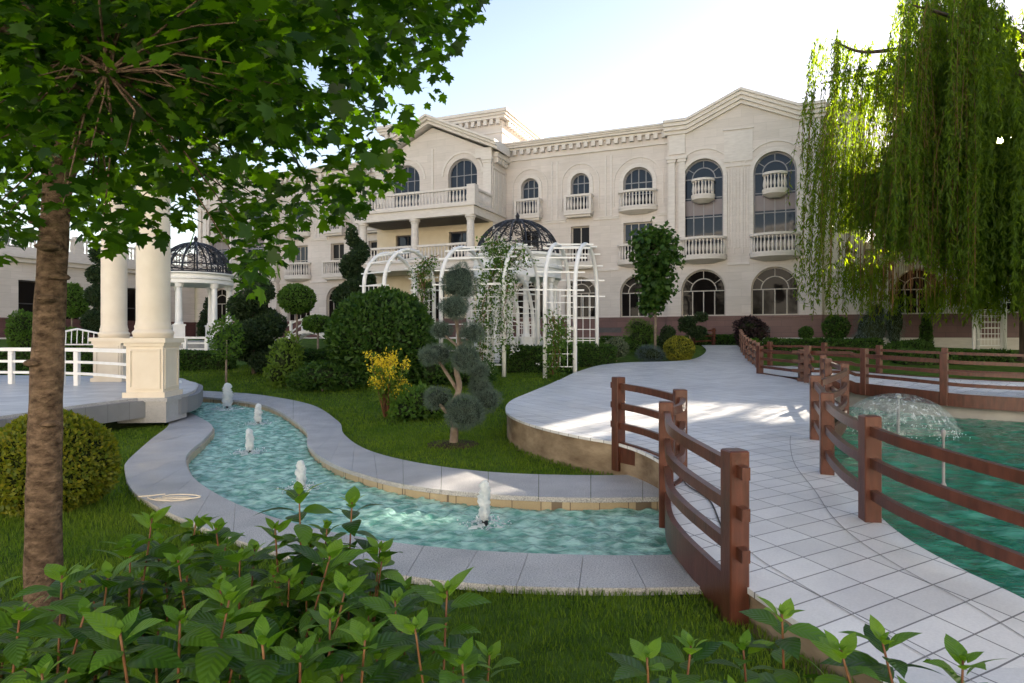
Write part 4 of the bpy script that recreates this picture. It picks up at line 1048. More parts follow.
# ------------------------------------------------------------------ white arch gates of the rose pergola
def arch_pts(p, q, zb, h):
    """posts at plan points p and q joined by a half circle"""
    p, q = np.array(p), np.array(q); r = np.linalg.norm(q-p)/2; m = (p+q)/2; d = (q-p)/(2*r); zc = zb + h - r
    out = [Vector((p[0],p[1],zb-0.2)), Vector((p[0],p[1],zc-0.01))]
    for a in np.linspace(math.pi, 0, 19): out.append(Vector((*(m + d*r*math.cos(a)), zc + r*math.sin(a))))
    out += [Vector((q[0],q[1],zc-0.01)), Vector((q[0],q[1],zb-0.2))]
    return out
def arch_gate(label, a0, a1, b0, b1, zb, h, grid=True):
    root = thing("arch_gate", label, "garden arch", (0,0,0), 0.0, "white arches of the rose pergola")
    A = arch_pts(a0, a1, zb, h); B = arch_pts(b0, b1, zb, h)
    for L in (A, B):
        mb = MB(); mb.tube(L, 0.068, 10); mb.build("arch", M['white_paint'], root, True)
    mb = MB()
    for i in (1, 4, 6, 8, 10, 12, 14, 16, 18, 21):
        u = (B[i]-A[i]).normalized()*0.28
        mb.sweep([A[i]-u, B[i]+u], 0.045, 0.045)
    mb.build("crossbars", M['white_paint'], root)
    if grid:
        for (p, q) in ((A, B),) :
            for e in (1, -2):
                mb = MB(); P0, Q0 = p[e], q[e]
                zt = P0.z; zl = zb + 0.35
                for k in range(7): z = zl + (zt-zl)*k/6; mb.sweep([(P0.x,P0.y,z),(Q0.x,Q0.y,z)], 0.022, 0.024)
                for k in (1, 2, 3):
                    t = k/4; x, y = P0.x+(Q0.x-P0.x)*t, P0.y+(Q0.y-P0.y)*t; mb.tube([(x,y,zl),(x,y,zt)], 0.012, 5)
                mb.build("trellis", M['white_paint'], root)
    return root
X_ = lambda px, y: (px-CX)/FPX*y
tz = terrain
arch_gate("white arch of the rose pergola standing right by the edge of the white path", (X_(545,19.6),19.6), (X_(569,22.6),22.6), (X_(575,19.6),19.6), (X_(597,22.6),22.6), 0.44, 4.3)
arch_gate("white rose arch in the middle of the pergola, covered with climbing white roses", (X_(441,20.6),20.6), (X_(486,22.9),22.9), (X_(504,19.9),19.9), (X_(538,22.4),22.4), 0.48, 4.25)
arch_gate("white rose arch at the left end of the pergola above the round bush", (X_(364,22.0),22.0), (X_(415,24.0),24.0), (X_(384,21.0),21.0), (X_(434,23.2),23.2), 0.6, 4.1)
arch_gate("small white trellis arch beside the willow trunk at the far right", (X_(974,25.5),25.5), (X_(978,27.2),27.2), (X_(1002,25.5),25.5), (X_(1005,27.2),27.2), 1.0, 2.9)
arch_gate("white trellis arch between the middle rose arch and the path, behind the dark hedge", (X_(479,20.8),20.8), (X_(518,23.8),23.8), (X_(492,20.6),20.6), (X_(533,23.8),23.8), 0.5, 3.4)

# ------------------------------------------------------------------ fountains
def jet(label, px, pyb, h, w):
    x, y = ground_at(px, pyb, lambda yy: terrain(yy)-0.075); z = terrain(y)-0.075
    root = thing("fountain_jet", label, "fountain jet", (x, y, z), random.uniform(0, 6), "white jets in the stream")
    mb = MB(); mb.lathe([(0.03,-0.05),(0.03,h*0.18),(0.022,h*0.24)], (0,0,0), 10); mb.build("nozzle", M['iron'], root)
    mb = MB(); seg, rg = 18, 26; vs=[]; fs=[]
    for i in range(rg+1):
        t = i/rg
        r = w*(0.42+0.58*math.sin(math.pi*min(1, 0.25+0.62*t)))*(1 if t < 0.86 else math.sqrt(max(0.0, 1-((t-0.86)/0.14)**2)))
        for k in range(seg):
            a = 2*math.pi*k/seg; q = r*(1+0.34*math.sin(3*a+7*t+h*9)*math.sin(9*t)+random.uniform(-0.26,0.26))
            vs.append((q*math.cos(a)+0.25*w*math.sin(4*t), q*math.sin(a), h*(0.12+0.88*t)))
    for i in range(rg):
        for k in range(seg): j=(k+1)%seg; fs.append((i*seg+k,i*seg+j,(i+1)*seg+j,(i+1)*seg+k))
    mb.add(vs, fs)
    mb.build("water_column", M['foam'], root, True)
    mb = MB()
    for k in range(150):
        a = random.uniform(0, 6.28); r = abs(random.gauss(0, 1))*w*2.4 + w*0.3; s = random.uniform(0.003, 0.011)*(1.3 if k % 6 == 0 else 0.8)
        mb.ball((r*math.cos(a), r*math.sin(a), abs(random.gauss(0, 0.5))*h*0.6*(w/(r+w)) + 0.004), s, 6, 4)
    tag(mb.build("droplets", M['foam'], root, True), kind='stuff')
    mb = MB(); n=22
    for rr in range(3):
        r0 = w*(1.1+1.1*rr); vs=[]; fs=[]
        for i in range(n):
            a = 2*math.pi*i/n; q = r0*(1+random.uniform(-0.3,0.3)); d = w*random.uniform(0.10,0.5)
            vs += [(q*math.cos(a),q*math.sin(a),0.004),((q+d/2)*math.cos(a),(q+d/2)*math.sin(a),0.022*random.random()+0.006),((q+d)*math.cos(a),(q+d)*math.sin(a),0.004)]
        for i in range(n):
            j=(i+1)%n
            if random.random() < 0.72: fs += [(i*3,j*3,j*3+1,i*3+1),(i*3+1,j*3+1,j*3+2,i*3+2)]
        mb.add(vs, fs)
    mb.build("splash", M['foam'], root, True)
    return root
jet("nearest white fountain jet in the stream, tall and narrow with a splash by the bridge", 485, 525, 0.43, 0.05)
jet("white fountain jet half hidden by the hydrangea tops in the stream", 301, 489, 0.34, 0.052)
jet("short white fountain jet in the middle of the stream bend", 249, 453, 0.38, 0.055)
jet("white fountain jet near the lawn side coping at the stream bend", 258, 424, 0.42, 0.062)
jet("broad white fountain jet at the far end of the stream, right of the pedestal", 227, 409, 0.62, 0.10)
jet("farthest thin white fountain jet, close against the cream pedestal", 180, 402, 0.55, 0.06)

def bell(label, x, y, R, H, lamp):
    root = thing("water_bell", label, "fountain", (x, y, -0.02), 0.0, "dome shaped fountains in the pond")
    mb = MB(); prof = [(0.03, H)] + [(R*math.sin(a), H*(1-0.98*(1-math.cos(a)))) if a < 1.57 else (0, 0) for a in np.linspace(0.12, 1.5, 16)]
    seg=64; vs=[]; fs=[]
    for i,(r,z) in enumerate(prof):
        for k in range(seg):
            a=2*math.pi*k/seg; q = 1+0.02*math.sin(5*a)+0.015*math.sin(17*a)*(i/16)
            vs.append((r*q*math.cos(a), r*q*math.sin(a), max(z,0.0)))
    for i in range(len(prof)-1):
        for k in range(seg): j=(k+1)%seg; fs.append((i*seg+k,(i+1)*seg+k,(i+1)*seg+j,i*seg+j))
    mb.add(vs, fs); mb.build("water_sheet", M['bell'], root, True)
    mb = MB(); mb.lathe([(0.028,-0.3),(0.028,H-0.10),(0.05,H-0.08),(0.05,H-0.02),(0.02,H-0.005)], (0,0,0), 10); mb.build("nozzle", M['frame_grey'], root)
    mb = MB()
    for k in range(110):
        a = random.uniform(0,6.28); r = R*random.gauss(1.0, 0.06); s = random.uniform(0.004,0.014)
        mb.ball((r*math.cos(a), r*math.sin(a), abs(random.gauss(0,0.03))), s, 5, 3)
    tag(mb.build("droplets", M['foam'], root, True), kind='stuff')
    return root
bell("large clear water bell fountain in the green pond by the crossing bridge", 7.0, 11.6, 0.92, 0.70, False)
pole = MB(); pole.lathe([(0.030,-0.5),(0.030,0.05),(0.016,0.08),(0.014,0.58),(0.024,0.60),(0.024,0.65),(0.010,0.67)], (0,0,0), 12)
pole = tag(pole.build("fountain_pipe", M['frame_grey'], None, True), "thin grey fountain pipe standing in the green pond nearer than the water bell", "fountain pipe"); pole.location = (4.82, 7.15, 0.0)

# ------------------------------------------------------------------ small things
pts = []
bx, by = G(170, 500)
for k in range(60):
    t = k/59; a = t*17
    pts.append((bx-0.02+0.10*math.sin(a*0.13)+(0.20+0.05*math.sin(a*0.7))*math.cos(a) - (0.5*max(0, 0.12-t)/0.12), by+(0.085+0.03*math.sin(a*0.45))*math.sin(a), cz(by)+0.012+0.012*(1+math.sin(a*0.5+1))))
mb = MB(); mb.tube([tuple(p) for p in smooth(pts, 4)], 0.007, 6)
tag(mb.build("cable", M['cream_paint'], None, True), "loosely coiled pale cable lying on the granite coping", "cable")
pts = [(1.55,7.0),(1.68,6.4),(1.60,5.9),(1.66,5.4),(1.58,4.9),(1.48,4.4)]
mb = MB(); mb.tube([(p[0],p[1],pathz(p[1])+0.009) for p in smooth(pts, 5)], 0.006, 6)
tag(mb.build("cable", M['iron'], None, True), "thin dark cable trailing along the left edge of the path tiles", "cable")
def bench(label, x, y, z, rz, w=1.7):
    root = thing("garden_bench", label, "bench", (x,y,z), rz, "white curved garden seats")
    mb = MB()
    for k in range(4): mb.box(-w/2,w/2,-0.02+k*0.12,0.07+k*0.12,0.42,0.46)
    mb.build("seat", M['white_paint'], root)
    mb = MB(); mb.tube([(-w/2,0.46,0.5),(-w/2+0.12,0.5,0.82),(0,0.52,0.98),(w/2-0.12,0.5,0.82),(w/2,0.46,0.5)], 0.035, 8)
    for k in range(9): xx=-w/2+0.14+k*(w-0.28)/8; mb.tube([(xx,0.47,0.47),(xx,0.51,0.80+0.15*math.cos((k-4)*0.36))], 0.016, 6)
    mb.build("backrest", M['white_paint'], root)
    for sx in (-1,1):
        mb = MB(); mb.tube([(sx*w/2,0.0,0.0),(sx*w/2,0.02,0.66),(sx*w/2,0.25,0.70),(sx*w/2,0.46,0.66)], 0.03, 8); mb.tube([(sx*w/2,0.44,0.0),(sx*w/2,0.46,0.66)], 0.03, 8); mb.build("side_frame", M['white_paint'], root)
    return root
def little_bridge(label, x, y, z, rz):
    root = thing("garden_footbridge", label, "footbridge", (x,y,z), rz)
    def arch(t): return 0.75*math.sin(math.pi*t)
    mb = MB()
    for k in range(22):
        t = (k+0.5)/22; mb.box(-1.6+3.2*t-0.062,-1.6+3.2*t+0.062,-0.5,0.5,arch(t),arch(t)+0.035)
    mb.build("deck", M['white_paint'], root)
    for sy in (-0.5,0.5):
        mb = MB(); mb.sweep([(-1.6+3.2*t,sy,arch(t)+0.55) for t in np.linspace(0,1,14)],0.06,0.07)
        mb.sweep([(-1.6+3.2*t,sy,arch(t)-0.03) for t in np.linspace(0,1,14)],0.06,0.14)
        for k in range(5): t=k/4; mb.box(-1.6+3.2*t-0.05,-1.6+3.2*t+0.05,sy-0.05,sy+0.05,arch(t)-0.05,arch(t)+0.68)
        mb.build("side_rail", M['white_paint'], root)
    return root
little_bridge("small white arched footbridge between clipped trees in front of the palace", X_(313,29), 29.0, terrain(29)+0.05, math.radians(-12))
bench("white slatted bench by the hedge behind the terrace railing", X_(70,22), 22.0, 1.0, math.radians(10))
# ------------------------------------------------------------------ plants
def shell_points(blobs, size, cover, r, jitter=0.10, zmin=None, lump=0.10):
    """leaf sites spread through the outer shell of overlapping ellipsoids"""
    P=[]; Nn=[]
    for (cx_,cy_,cz_,rx,ry,rz) in blobs:
        p_ = 1.6; area = 4*math.pi*(((rx*ry)**p_+(rx*rz)**p_+(ry*rz)**p_)/3)**(1/p_)
        n = int(cover*area/(size*size*0.28))
        d = norm(r.normal(size=(n,3)))
        ph = r.uniform(0,6.28,6)
        q = 1 + lump*(np.sin(4*d[:,0]+ph[0])+np.sin(4.5*d[:,1]+ph[1])+np.sin(4*d[:,2]+ph[2])+np.sin(9*d[:,0]+7*d[:,1]+ph[3]))/2.5
        rr = q*(1 - np.abs(r.normal(0, jitter, n)) + 0.35*jitter)
        p = np.array((cx_,cy_,cz_)) + d*np.array((rx,ry,rz))*rr[:,None]
        P.append(p); Nn.append(norm(d/np.array((rx,ry,rz))))
    P=np.concatenate(P); Nn=np.concatenate(Nn)
    if zmin is not None:
        k=P[:,2]>zmin; P,Nn=P[k],Nn[k]
    # drop sites buried inside another ellipsoid
    keep=np.ones(len(P),bool)
    for (cx_,cy_,cz_,rx,ry,rz) in blobs:
        keep &= (((P-np.array((cx_,cy_,cz_)))/np.array((rx,ry,rz)))**2).sum(1) > 0.45
    return P[keep], Nn[keep]
def leaf_obj(name, P, Nn, size, mat, parent, r, tmpl=LEAF_SMALL, out=0.6, up=0.25, var=0.3):
    n=len(P)
    ax = norm(Nn*out + r.normal(0,0.55,(n,3)) + np.array((0,0,up)))
    upv = norm(Nn + r.normal(0,0.45,(n,3)) + np.array((0,0,0.3)))
    sz = size*(1+r.uniform(-var,var,n))
    return link(name, leaf_mesh(name, tmpl[0], tmpl[1], P, ax, upv, sz), mat, parent)
SEED=[100]
def shrub(name, label, cat, x, y, z, blobs, size, mat, cover=1.5, tmpl=LEAF_SMALL, core=0.86, trunk=None, group=None, out=0.6, lump=0.08, jitter=0.08, up=0.25, bark='bark_pale', zmin=0.02, core_mat='core', pads=False, rz=0.0):
    SEED[0]+=1; r=np.random.default_rng(SEED[0]); random.seed(SEED[0])
    root=thing(name,label,cat,(x,y,z),rz,group)
    sets = [[b] for b in blobs] if pads else [blobs]
    for bl in sets:
        P,Nn=shell_points(bl,size,cover,r,jitter,zmin,lump)
        f=leaf_obj("foliage_pad" if pads else "foliage",P,Nn,size,mat,root,r,tmpl,out,up)
        if core:
            mb=MB()
            for b in bl:
                zc=max(b[2], 0.0)
                mb.ball((b[0],b[1],b[2]),(b[3]*core,b[4]*core,b[5]*core),18,12,lump*0.8)
            mb.build("twigs",M[core_mat],f,True)
    if trunk:
        mb=MB()
        for pts,rad in trunk: mb.tube([tuple(p) for p in smooth(pts,4)],list(np.interp(np.linspace(0,1,(len(pts)-1)*4+1),np.linspace(0,1,len(rad)),rad)),9)
        mb.build("trunk",M[bark],root,True)
    return root

# clipped round bush and friends on the lawn
shrub("round_bush","large clipped round dark green bush on the lawn left of the cloud pine","bush",X_(382,18.2),18.2,0.33,[(0,0,1.36,1.40,1.40,1.32)],0.14,M['leaf_box'],2.4,core=0.85,lump=0.07,jitter=0.08,trunk=[([(0,0,-0.1),(0.03,0,0.5)],[0.08,0.07])])
shrub("round_bush","golden green round bush behind the maple trunk, below the terrace edge","bush",X_(50,6.3),6.3,0.0,[(0,0,0.44,0.56,0.56,0.48)],0.048,M['leaf_goldgreen'],2.2,core=0.87,lump=0.05,jitter=0.06,zmin=0.01)
def cloud_pine():
    Y=10.05; x0=X_(453,Y)
    pads=[(459,282,16,17),(455,308,13,11),(440,330,9.5,8),(473,333,11,9),(437,354,14,9.5),(467,358,14,12),(478,372,10,8),(437,399,13,10),(466,410,20,14),(487,401,13,11),(479,388,11,8),(430,356,8,7)]
    bl=[]
    for k,(px,py,rx,rz) in enumerate(pads):
        s=Y/FPX; dy=(0.14,-0.10,0.22,-0.18,0.1,-0.22,0.25,0.15,-0.22,0.2,0.28,-0.2)[k]
        bl.append(((px-453)*s,dy,EYE-(py-CY)*s,rx*s*0.98,rx*s*0.95,rz*s*0.98))
    tr=[([(0,0,-0.1),(0.02,0,0.3),(-0.02,0,0.55),(0.10,-0.02,0.9),(0.05,0,1.2),(0.10,0,1.6),(0.04,0,2.1),(0.08,0.1,2.55)],[0.075,0.06,0.05,0.045,0.04,0.03,0.02]),
        ([(0.0,0,0.42),(-0.2,0.06,0.62),(-0.25,0.15,0.75)],[0.035,0.02]),([(0.02,0,0.4),(0.25,-0.1,0.5),(0.25,-0.2,0.62)],[0.035,0.02]),([(0.08,0,0.85),(-0.15,0.05,1.2),(-0.28,0.1,1.4)],[0.03,0.02]),([(0.06,0,1.2),(0.25,-0.1,1.3)],[0.03,0.02]),([(0.0,0,0.5),(0.35,0.1,0.62),(0.5,0.2,0.7)],[0.03,0.018]),([(0.08,0,1.55),(0.3,-0.1,1.72)],[0.025,0.015]),([(0.08,0,1.55),(-0.18,0.2,1.75)],[0.025,0.015])]
    return shrub("cloud_pruned_pine","grey green pine clipped into cloud pads on the lawn beside the stream coping","topiary",x0,Y,0.0,bl,0.062,M['leaf_pine'],6.5,NEEDLES,0.84,tr,None,1.0,0.22,0.08,0.15,'bark_pale',None,'core_pine',True)
cloud_pine()
mb=MB(); mb.lathe([(0.45,-0.02),(0.40,0.03),(0.0,0.05)],(0,0,0),26)
o=tag(mb.build("soil_patch",M['soil'],None,True),None,None,None,'structure'); o.location=(X_(453,10.05),10.05,0.0)
def spiral(label,x,y,z,H,R,turns=3.2,size=0.10,r0=0.42):
    bl=[]
    n=int(turns*9)
    for k in range(n):
        t=k/(n-1); a=t*turns*2*math.pi; rr=R*(1-0.72*t); off=rr*0.55
        bl.append((off*math.cos(a),off*math.sin(a),r0*R+t*(H-r0*R*1.6),rr*0.60,rr*0.60,max(0.12,H/turns*0.30*(1-0.35*t))))
    return shrub("spiral_topiary",label,"topiary",x,y,z,bl,size,M['leaf_dark'],1.5,core=0.84,trunk=[([(0,0,-0.1),(0,0,H*0.92)],[0.08,0.03])],lump=0.04,jitter=0.07,group=None,bark='bark_grey')
spiral("broad dark green spiral topiary on the lawn left of the round bush",X_(254,20.4),20.4,0.48,3.7,1.15,2.7)
spiral("tall dark green spiral topiary rising behind the round bush next to the porch",X_(356,27),27,1.0,5.3,1.15,3.6,0.12)
def ball_stack(label,x,y,z,balls,bark='bark_pale',mat='leaf_dark',size=0.10):
    H=max(b[2] for b in balls)
    return shrub("ball_topiary",label,"topiary",x,y,z,balls,size,M[mat],1.7,trunk=[([(0,0,-0.1),(0,0,H)],[0.06,0.03])],lump=0.05,bark=bark)
s=28/FPX
ball_stack("slim dark topiary of stacked balls left of the cream columns",X_(98,28),28,1.05,[((px-98)*s,0,EYE-(py-CY)*s-1.05,r_*s,r_*s,r_*s*1.0) for px,py,r_ in ((99,255,8),(97,275,9),(99,296,11),(97,322,13))])
ball_stack("clipped lollipop tree with a round green head left of the round bush",X_(297,27),27,1.0,[(0,0,2.3,0.72,0.72,0.62)],'bark_pale','leaf_mid')
ball_stack("small flat headed clipped tree by the white footbridge",X_(318,25.5),25.5,0.9,[(0,0,1.32,0.58,0.58,0.30)],'bark_pale','leaf_mid')
ball_stack("small green tree with a round head against the left palace wing",X_(72,30),30,1.2,[(0,0,2.2,0.55,0.55,0.75),(0.25,0,1.9,0.4,0.4,0.4)],'bark_pale','leaf_mid',0.13)
shrub("round_bush","small round green bush below the left palace wing","bush",X_(70,27),27,1.0,[(0,0,0.55,0.6,0.6,0.55)],0.11,M['leaf_mid'],1.5)
shrub("round_bush","green bush in front of the dark windows at the left edge","bush",X_(22,27),27,1.0,[(0,0,0.9,0.5,0.5,0.9),(0.3,0,0.5,0.5,0.5,0.5)],0.11,M['leaf_mid'],1.5)
shrub("cone_shrub","small dark cone shaped shrub behind the left gazebo","shrub",X_(208,33),33,1.5,[(0,0,0.6,0.45,0.45,0.6),(0,0,1.2,0.3,0.3,0.6),(0,0,1.8,0.15,0.15,0.4)],0.13,M['leaf_dark'],1.4)
# yellow flowering shrub
def flower_shrub():
    Y=13.4; x=X_(387,Y); r=np.random.default_rng(5)
    root=thing("flowering_shrub","yellow flowering shrub in front of the round bush","shrub",(x,Y,0.0))
    mb=MB(); tips=[]
    for k in range(26):
        a=r.uniform(0,6.28); q=r.uniform(0.1,0.42); h=r.uniform(0.6,1.38)
        tip=(q*math.cos(a),q*math.sin(a),h); tips.append(tip); mb.tube([(0.04*math.cos(a),0.04*math.sin(a),-0.05),(tip[0]*0.6,tip[1]*0.6,h*0.55),tip],[0.012,0.008,0.005],5)
    mb.build("stems",M['stem'],root)
    tips=np.array(tips)
    P=np.repeat(tips,55,0)*np.concatenate([r.uniform(0.55,1.02,(len(tips)*55,1))]*3,1)+r.normal(0,0.055,(len(tips)*55,3)); Nn=norm(P-np.array((0,0,0.5)))
    leaf_obj("foliage",P[P[:,2]<1.05],Nn[P[:,2]<1.05],0.085,M['leaf_light'],root,r)
    Q=np.repeat(tips,60,0)+r.normal(0,0.06,(len(tips)*60,3))-np.array((0,0,0.03)); leaf_obj("blossom",Q,norm(r.normal(size=Q.shape)+np.array((0,0,1))),0.055,M['petal_yellow'],root,r)
    return root
flower_shrub()
def leafy(name,label,cat,x,y,z,blobs,size,mat,cover=1.1,core=0.7,tmpl=LEAF_SMALL,group=None,out=0.5): return shrub(name,label,cat,x,y,z,blobs,size,M[mat],cover,tmpl,core,[([(0,0,-0.1),(0.02,0,blobs[0][2])],[0.035,0.02])],group,out,0.16,0.2,0.35)
leafy("leafy_shrub","loose green shrub between the yellow flowers and the cloud pine","shrub",X_(416,13.2),13.2,0,[(0,0,0.32,0.40,0.38,0.34),(0.35,0.1,0.22,0.3,0.3,0.22),(-0.2,-0.25,0.2,0.3,0.3,0.2)],0.10,'leaf_mid')
leafy("leafy_shrub","pale green upright shrub beside the broad spiral topiary","shrub",X_(286,18),18,0.3,[(0,0,0.7,0.42,0.42,0.62),(0.1,0,1.15,0.25,0.25,0.3),(-0.2,-0.1,0.35,0.35,0.35,0.32)],0.12,'leaf_light')
leafy("leafy_shrub","low dark shrub at the foot of the round bush","shrub",X_(322,17.2),17.2,0.26,[(0,0,0.38,0.7,0.5,0.38),(0.6,0.1,0.3,0.5,0.4,0.3),(-0.5,0,0.25,0.4,0.4,0.25)],0.10,'leaf_box')
leafy("leafy_shrub","thin young shrub on a bare stem at the far end of the stream","shrub",X_(226,18.6),18.6,0.36,[(0,0,1.25,0.45,0.45,0.55),(0.1,0,1.7,0.25,0.25,0.25)],0.11,'leaf_mid',0.75,0.0)
leafy("leafy_shrub","dark leafy shrub to the right of the cloud pine near the arches","shrub",X_(470,18.0),18.0,0.3,[(0,0,0.35,0.8,0.5,0.36),(-1.0,0.2,0.35,0.6,0.5,0.36),(-1.9,0.2,0.4,0.6,0.5,0.42)],0.11,'leaf_box')
# hedges
def hedge(label,x0,y0,x1,y1,zb,h,w,mat='leaf_box',size=0.085,zfun=None):
    SEED[0]+=1; r=np.random.default_rng(SEED[0])
    root=thing("clipped_hedge",label,"hedge",(x0,y0,zb),math.atan2(y1-y0,x1-x0))
    L=math.hypot(x1-x0,y1-y0); rise = 0.0
    mb=MB(); mb.cbox(0.03,L-0.03,-w/2+0.03,w/2-0.03,-0.3,h-0.03,0.05); core=mb.build("twigs",M['core'],root)
    P=[];Nn=[]
    for (nrm,area,f) in (((0,-1,0),L*h,lambda a,b:(a*L,-w/2+0*a,b*h)),((0,1,0),L*h,lambda a,b:(a*L,w/2+0*a,b*h)),((0,0,1),L*w,lambda a,b:(a*L,(b-0.5)*w,h+0*a)),((-1,0,0),w*h,lambda a,b:(0*a,(a-0.5)*w,b*h)),((1,0,0),w*h,lambda a,b:(L+0*a,(a-0.5)*w,b*h))):
        n=int(1.7*area/(size*size*0.28)); a,b=r.uniform(0,1,n),r.uniform(0,1,n)
        p=np.stack(f(a,b),-1)+r.normal(0,0.02,(n,3)); p[:,2]+=0.02*np.sin(p[:,0]*3.1+1); P.append(p); Nn.append(np.tile(nrm,(n,1)).astype(float))
    P=np.concatenate(P);Nn=np.concatenate(Nn)
    leaf_obj("foliage",P,Nn,size,M[mat],root,r,out=0.5)
    return root
hedge("clipped box hedge under the middle rose arch, ending at the white path",X_(503,21.2),21.2,X_(576,20.9),20.9,0.5,0.85,0.7)
hedge("clipped box hedge behind the arch nearest the path",X_(578,22.6),22.6,X_(611,22.9),22.9,0.66,0.72,0.8)
hedge("long low dark hedge across the lawn left of the broad spiral topiary",X_(176,21.5),21.5,X_(232,21.8),21.8,0.55,0.62,0.7)
hedge("low dark hedge behind the round bush and the pale shrub",X_(290,23),23,X_(352,23),23,0.65,0.55,0.7)
hedge("far clipped hedge along the foot of the palace, left of the far path",X_(602,31.5),31.5,X_(704,31),31,1.28,0.36,0.8,size=0.1)
hedge("far clipped hedge closing the end of the straight path",X_(700,31.8),31.8,X_(742,31.4),31.4,1.33,0.42,0.6,size=0.1)
hedge("dark hedge behind the white terrace railing at the left",X_(-30,20.5),20.5,X_(128,21.0),21.0,0.45,0.8,0.7)
hedge("low dark hedge in front of the white trellis arch by the willow",X_(895,23.5),23.5,X_(1000,23.5),23.5,0.75,0.40,1.2,size=0.1)
hedge("dark hedge in the shade beyond the far railing, right of the straight path",X_(765,28),28,X_(880,26.5),26.5,1.0,0.55,0.9,size=0.1)
# far garden right of centre
def young_tree():
    Y=26; x=X_(655,Y); z=terrain(26)
    SEED[0]+=1; r=np.random.default_rng(31)
    root=thing("young_tree","slender young tree with a dense oval crown in front of the palace windows","tree",(x,Y,z))
    mb=MB(); mb.tube([(0,0,-0.1),(0.02,0,1.4),(0.0,0,2.6),(0.03,0,4.2),(0.05,0,4.9)],[0.06,0.055,0.05,0.03,0.012],8)
    P=[];Nn=[]
    for k in range(80):
        h=r.uniform(1.9,5.1); R=0.70*math.sin(math.pi*min(1,max(0.12,(5.35-h)/3.6))**0.8)+0.12; a=r.uniform(0,6.28); q=R*math.sqrt(r.uniform(0.15,1))
        c=np.array((q*math.cos(a),q*math.sin(a),h)); mb.tube([(0.02,0,h-0.35-0.2*q),tuple(c*0.6+np.array((0,0,(h-0.2)*0.4))),tuple(c)],[0.018,0.011,0.005],4)
        n=44; p=c+r.normal(0,0.17,(n,3)); P.append(p); Nn.append(norm(p-np.array((0,0,h-0.4))))
    mb.build("trunk",M['bark_pale'],root,True)
    leaf_obj("crown",np.concatenate(P),np.concatenate(Nn),0.17,M['leaf_box'],root,r,LEAF_MAPLE,0.7,-0.1)
    return root
young_tree()
shrub("round_bush","bright golden ball bush at the edge of the white path","bush",X_(679,24),24,0.78,[(0,0,0.46,0.54,0.54,0.46)],0.075,M['leaf_gold'],2.0,lump=0.03,jitter=0.05)
shrub("blue_spruce","low spreading blue spruce beside the golden ball bush","shrub",X_(650,24),24,0.78,[(0,0,0.28,0.5,0.45,0.30),(0.25,0,0.22,0.35,0.3,0.24),(-0.22,0,0.3,0.3,0.3,0.25)],0.10,M['leaf_blue'],2.2,NEEDLES,0.75,None,None,1.0,0.15,0.15)
shrub("grey_shrub","rounded silvery grey shrub on short stems by the white path","shrub",X_(616,24),24,0.78,[(0,0,0.50,0.42,0.42,0.36)],0.085,M['leaf_grey'],1.5,core=0.75,trunk=[([(0,0,-0.1),(0.05,0,0.4)],[0.03,0.02]),([(0,0,-0.1),(-0.12,0,0.4)],[0.03,0.02])],jitter=0.15,zmin=0.18)
shrub("feathery_conifer","light green feathery conifer behind the blue spruce","shrub",X_(640,26.6),26.6,1.0,[(0,0,0.65,0.62,0.55,0.5),(-0.1,0,1.1,0.42,0.4,0.35),(0.25,0,0.9,0.4,0.4,0.35),(0,0,0.3,0.7,0.6,0.3)],0.13,M['leaf_mid'],1.6,LEAF_NARROW,0.7,None,None,0.9,0.18,0.2)
shrub("dark_conifer","dark clipped conifer by the golden ball bush","shrub",X_(668,27),27,1.0,[(0,0,0.4,0.42,0.42,0.42),(0,0,0.8,0.26,0.26,0.35)],0.1,M['leaf_dark'],1.6)
s=29/FPX
shrub("cloud_pruned_pine","small dark pine clipped into pads in front of the red plinth","topiary",X_(690,29),29,1.17,[((px-690)*s,0,EYE-(py-CY)*s-1.17,rx*s,rx*s,rz*s) for px,py,rx,rz in ((688,322,8,5),(701,317,6,4),(697,332,9,5),(684,328,5,3))],0.1,M['leaf_dark'],1.7,core=0.8,trunk=[([(0,0,-0.1),(0.02,0,0.4),(-0.1,0,0.75)],[0.05,0.03])],pads=True,zmin=None)
leafy("purple_shrub","dark purple leaved shrub against the red plinth at the path end","shrub",X_(749,29.6),29.6,1.2,[(0,0,0.9,0.62,0.5,0.5),(0.35,0,0.7,0.5,0.4,0.5),(-0.2,0,0.5,0.4,0.4,0.4)],0.12,'leaf_purple',1.5,0.8)
leafy("leafy_shrub","small light green shrub under the purple one at the path end","shrub",X_(753,28.6),28.6,1.12,[(0,0,0.25,0.35,0.3,0.25)],0.1,'leaf_mid')
ball_stack("tiny ball headed tree in front of the red plinth, left of the willow drape",X_(806,28.6),28.6,1.14,[(0,0,0.75,0.28,0.28,0.25)],'bark_grey','leaf_box',0.08)
shrub("round_bush","dark shrub half hidden under the lowest willow strands","bush",X_(836,28),28,1.1,[(0,0,1.0,0.5,0.5,0.5)],0.11,M['leaf_box'],1.5,trunk=[([(0,0,-0.1),(0,0,0.7)],[0.05,0.04])])
shrub("cone_shrub","narrow dark green cone against the low white wall under the willow","shrub",X_(926,28.5),28.5,1.13,[(0,0,0.35,0.24,0.24,0.4),(0,0,0.8,0.22,0.22,0.45),(0,0,1.25,0.13,0.13,0.35)],0.09,M['leaf_box'],1.8)
shrub("round_bush","low rounded green bush left of the white trellis arch","bush",X_(914,25.5),25.5,0.92,[(0,0,0.3,0.65,0.5,0.32),(-0.55,0.05,0.26,0.55,0.5,0.28)],0.1,M['leaf_box'],1.6)
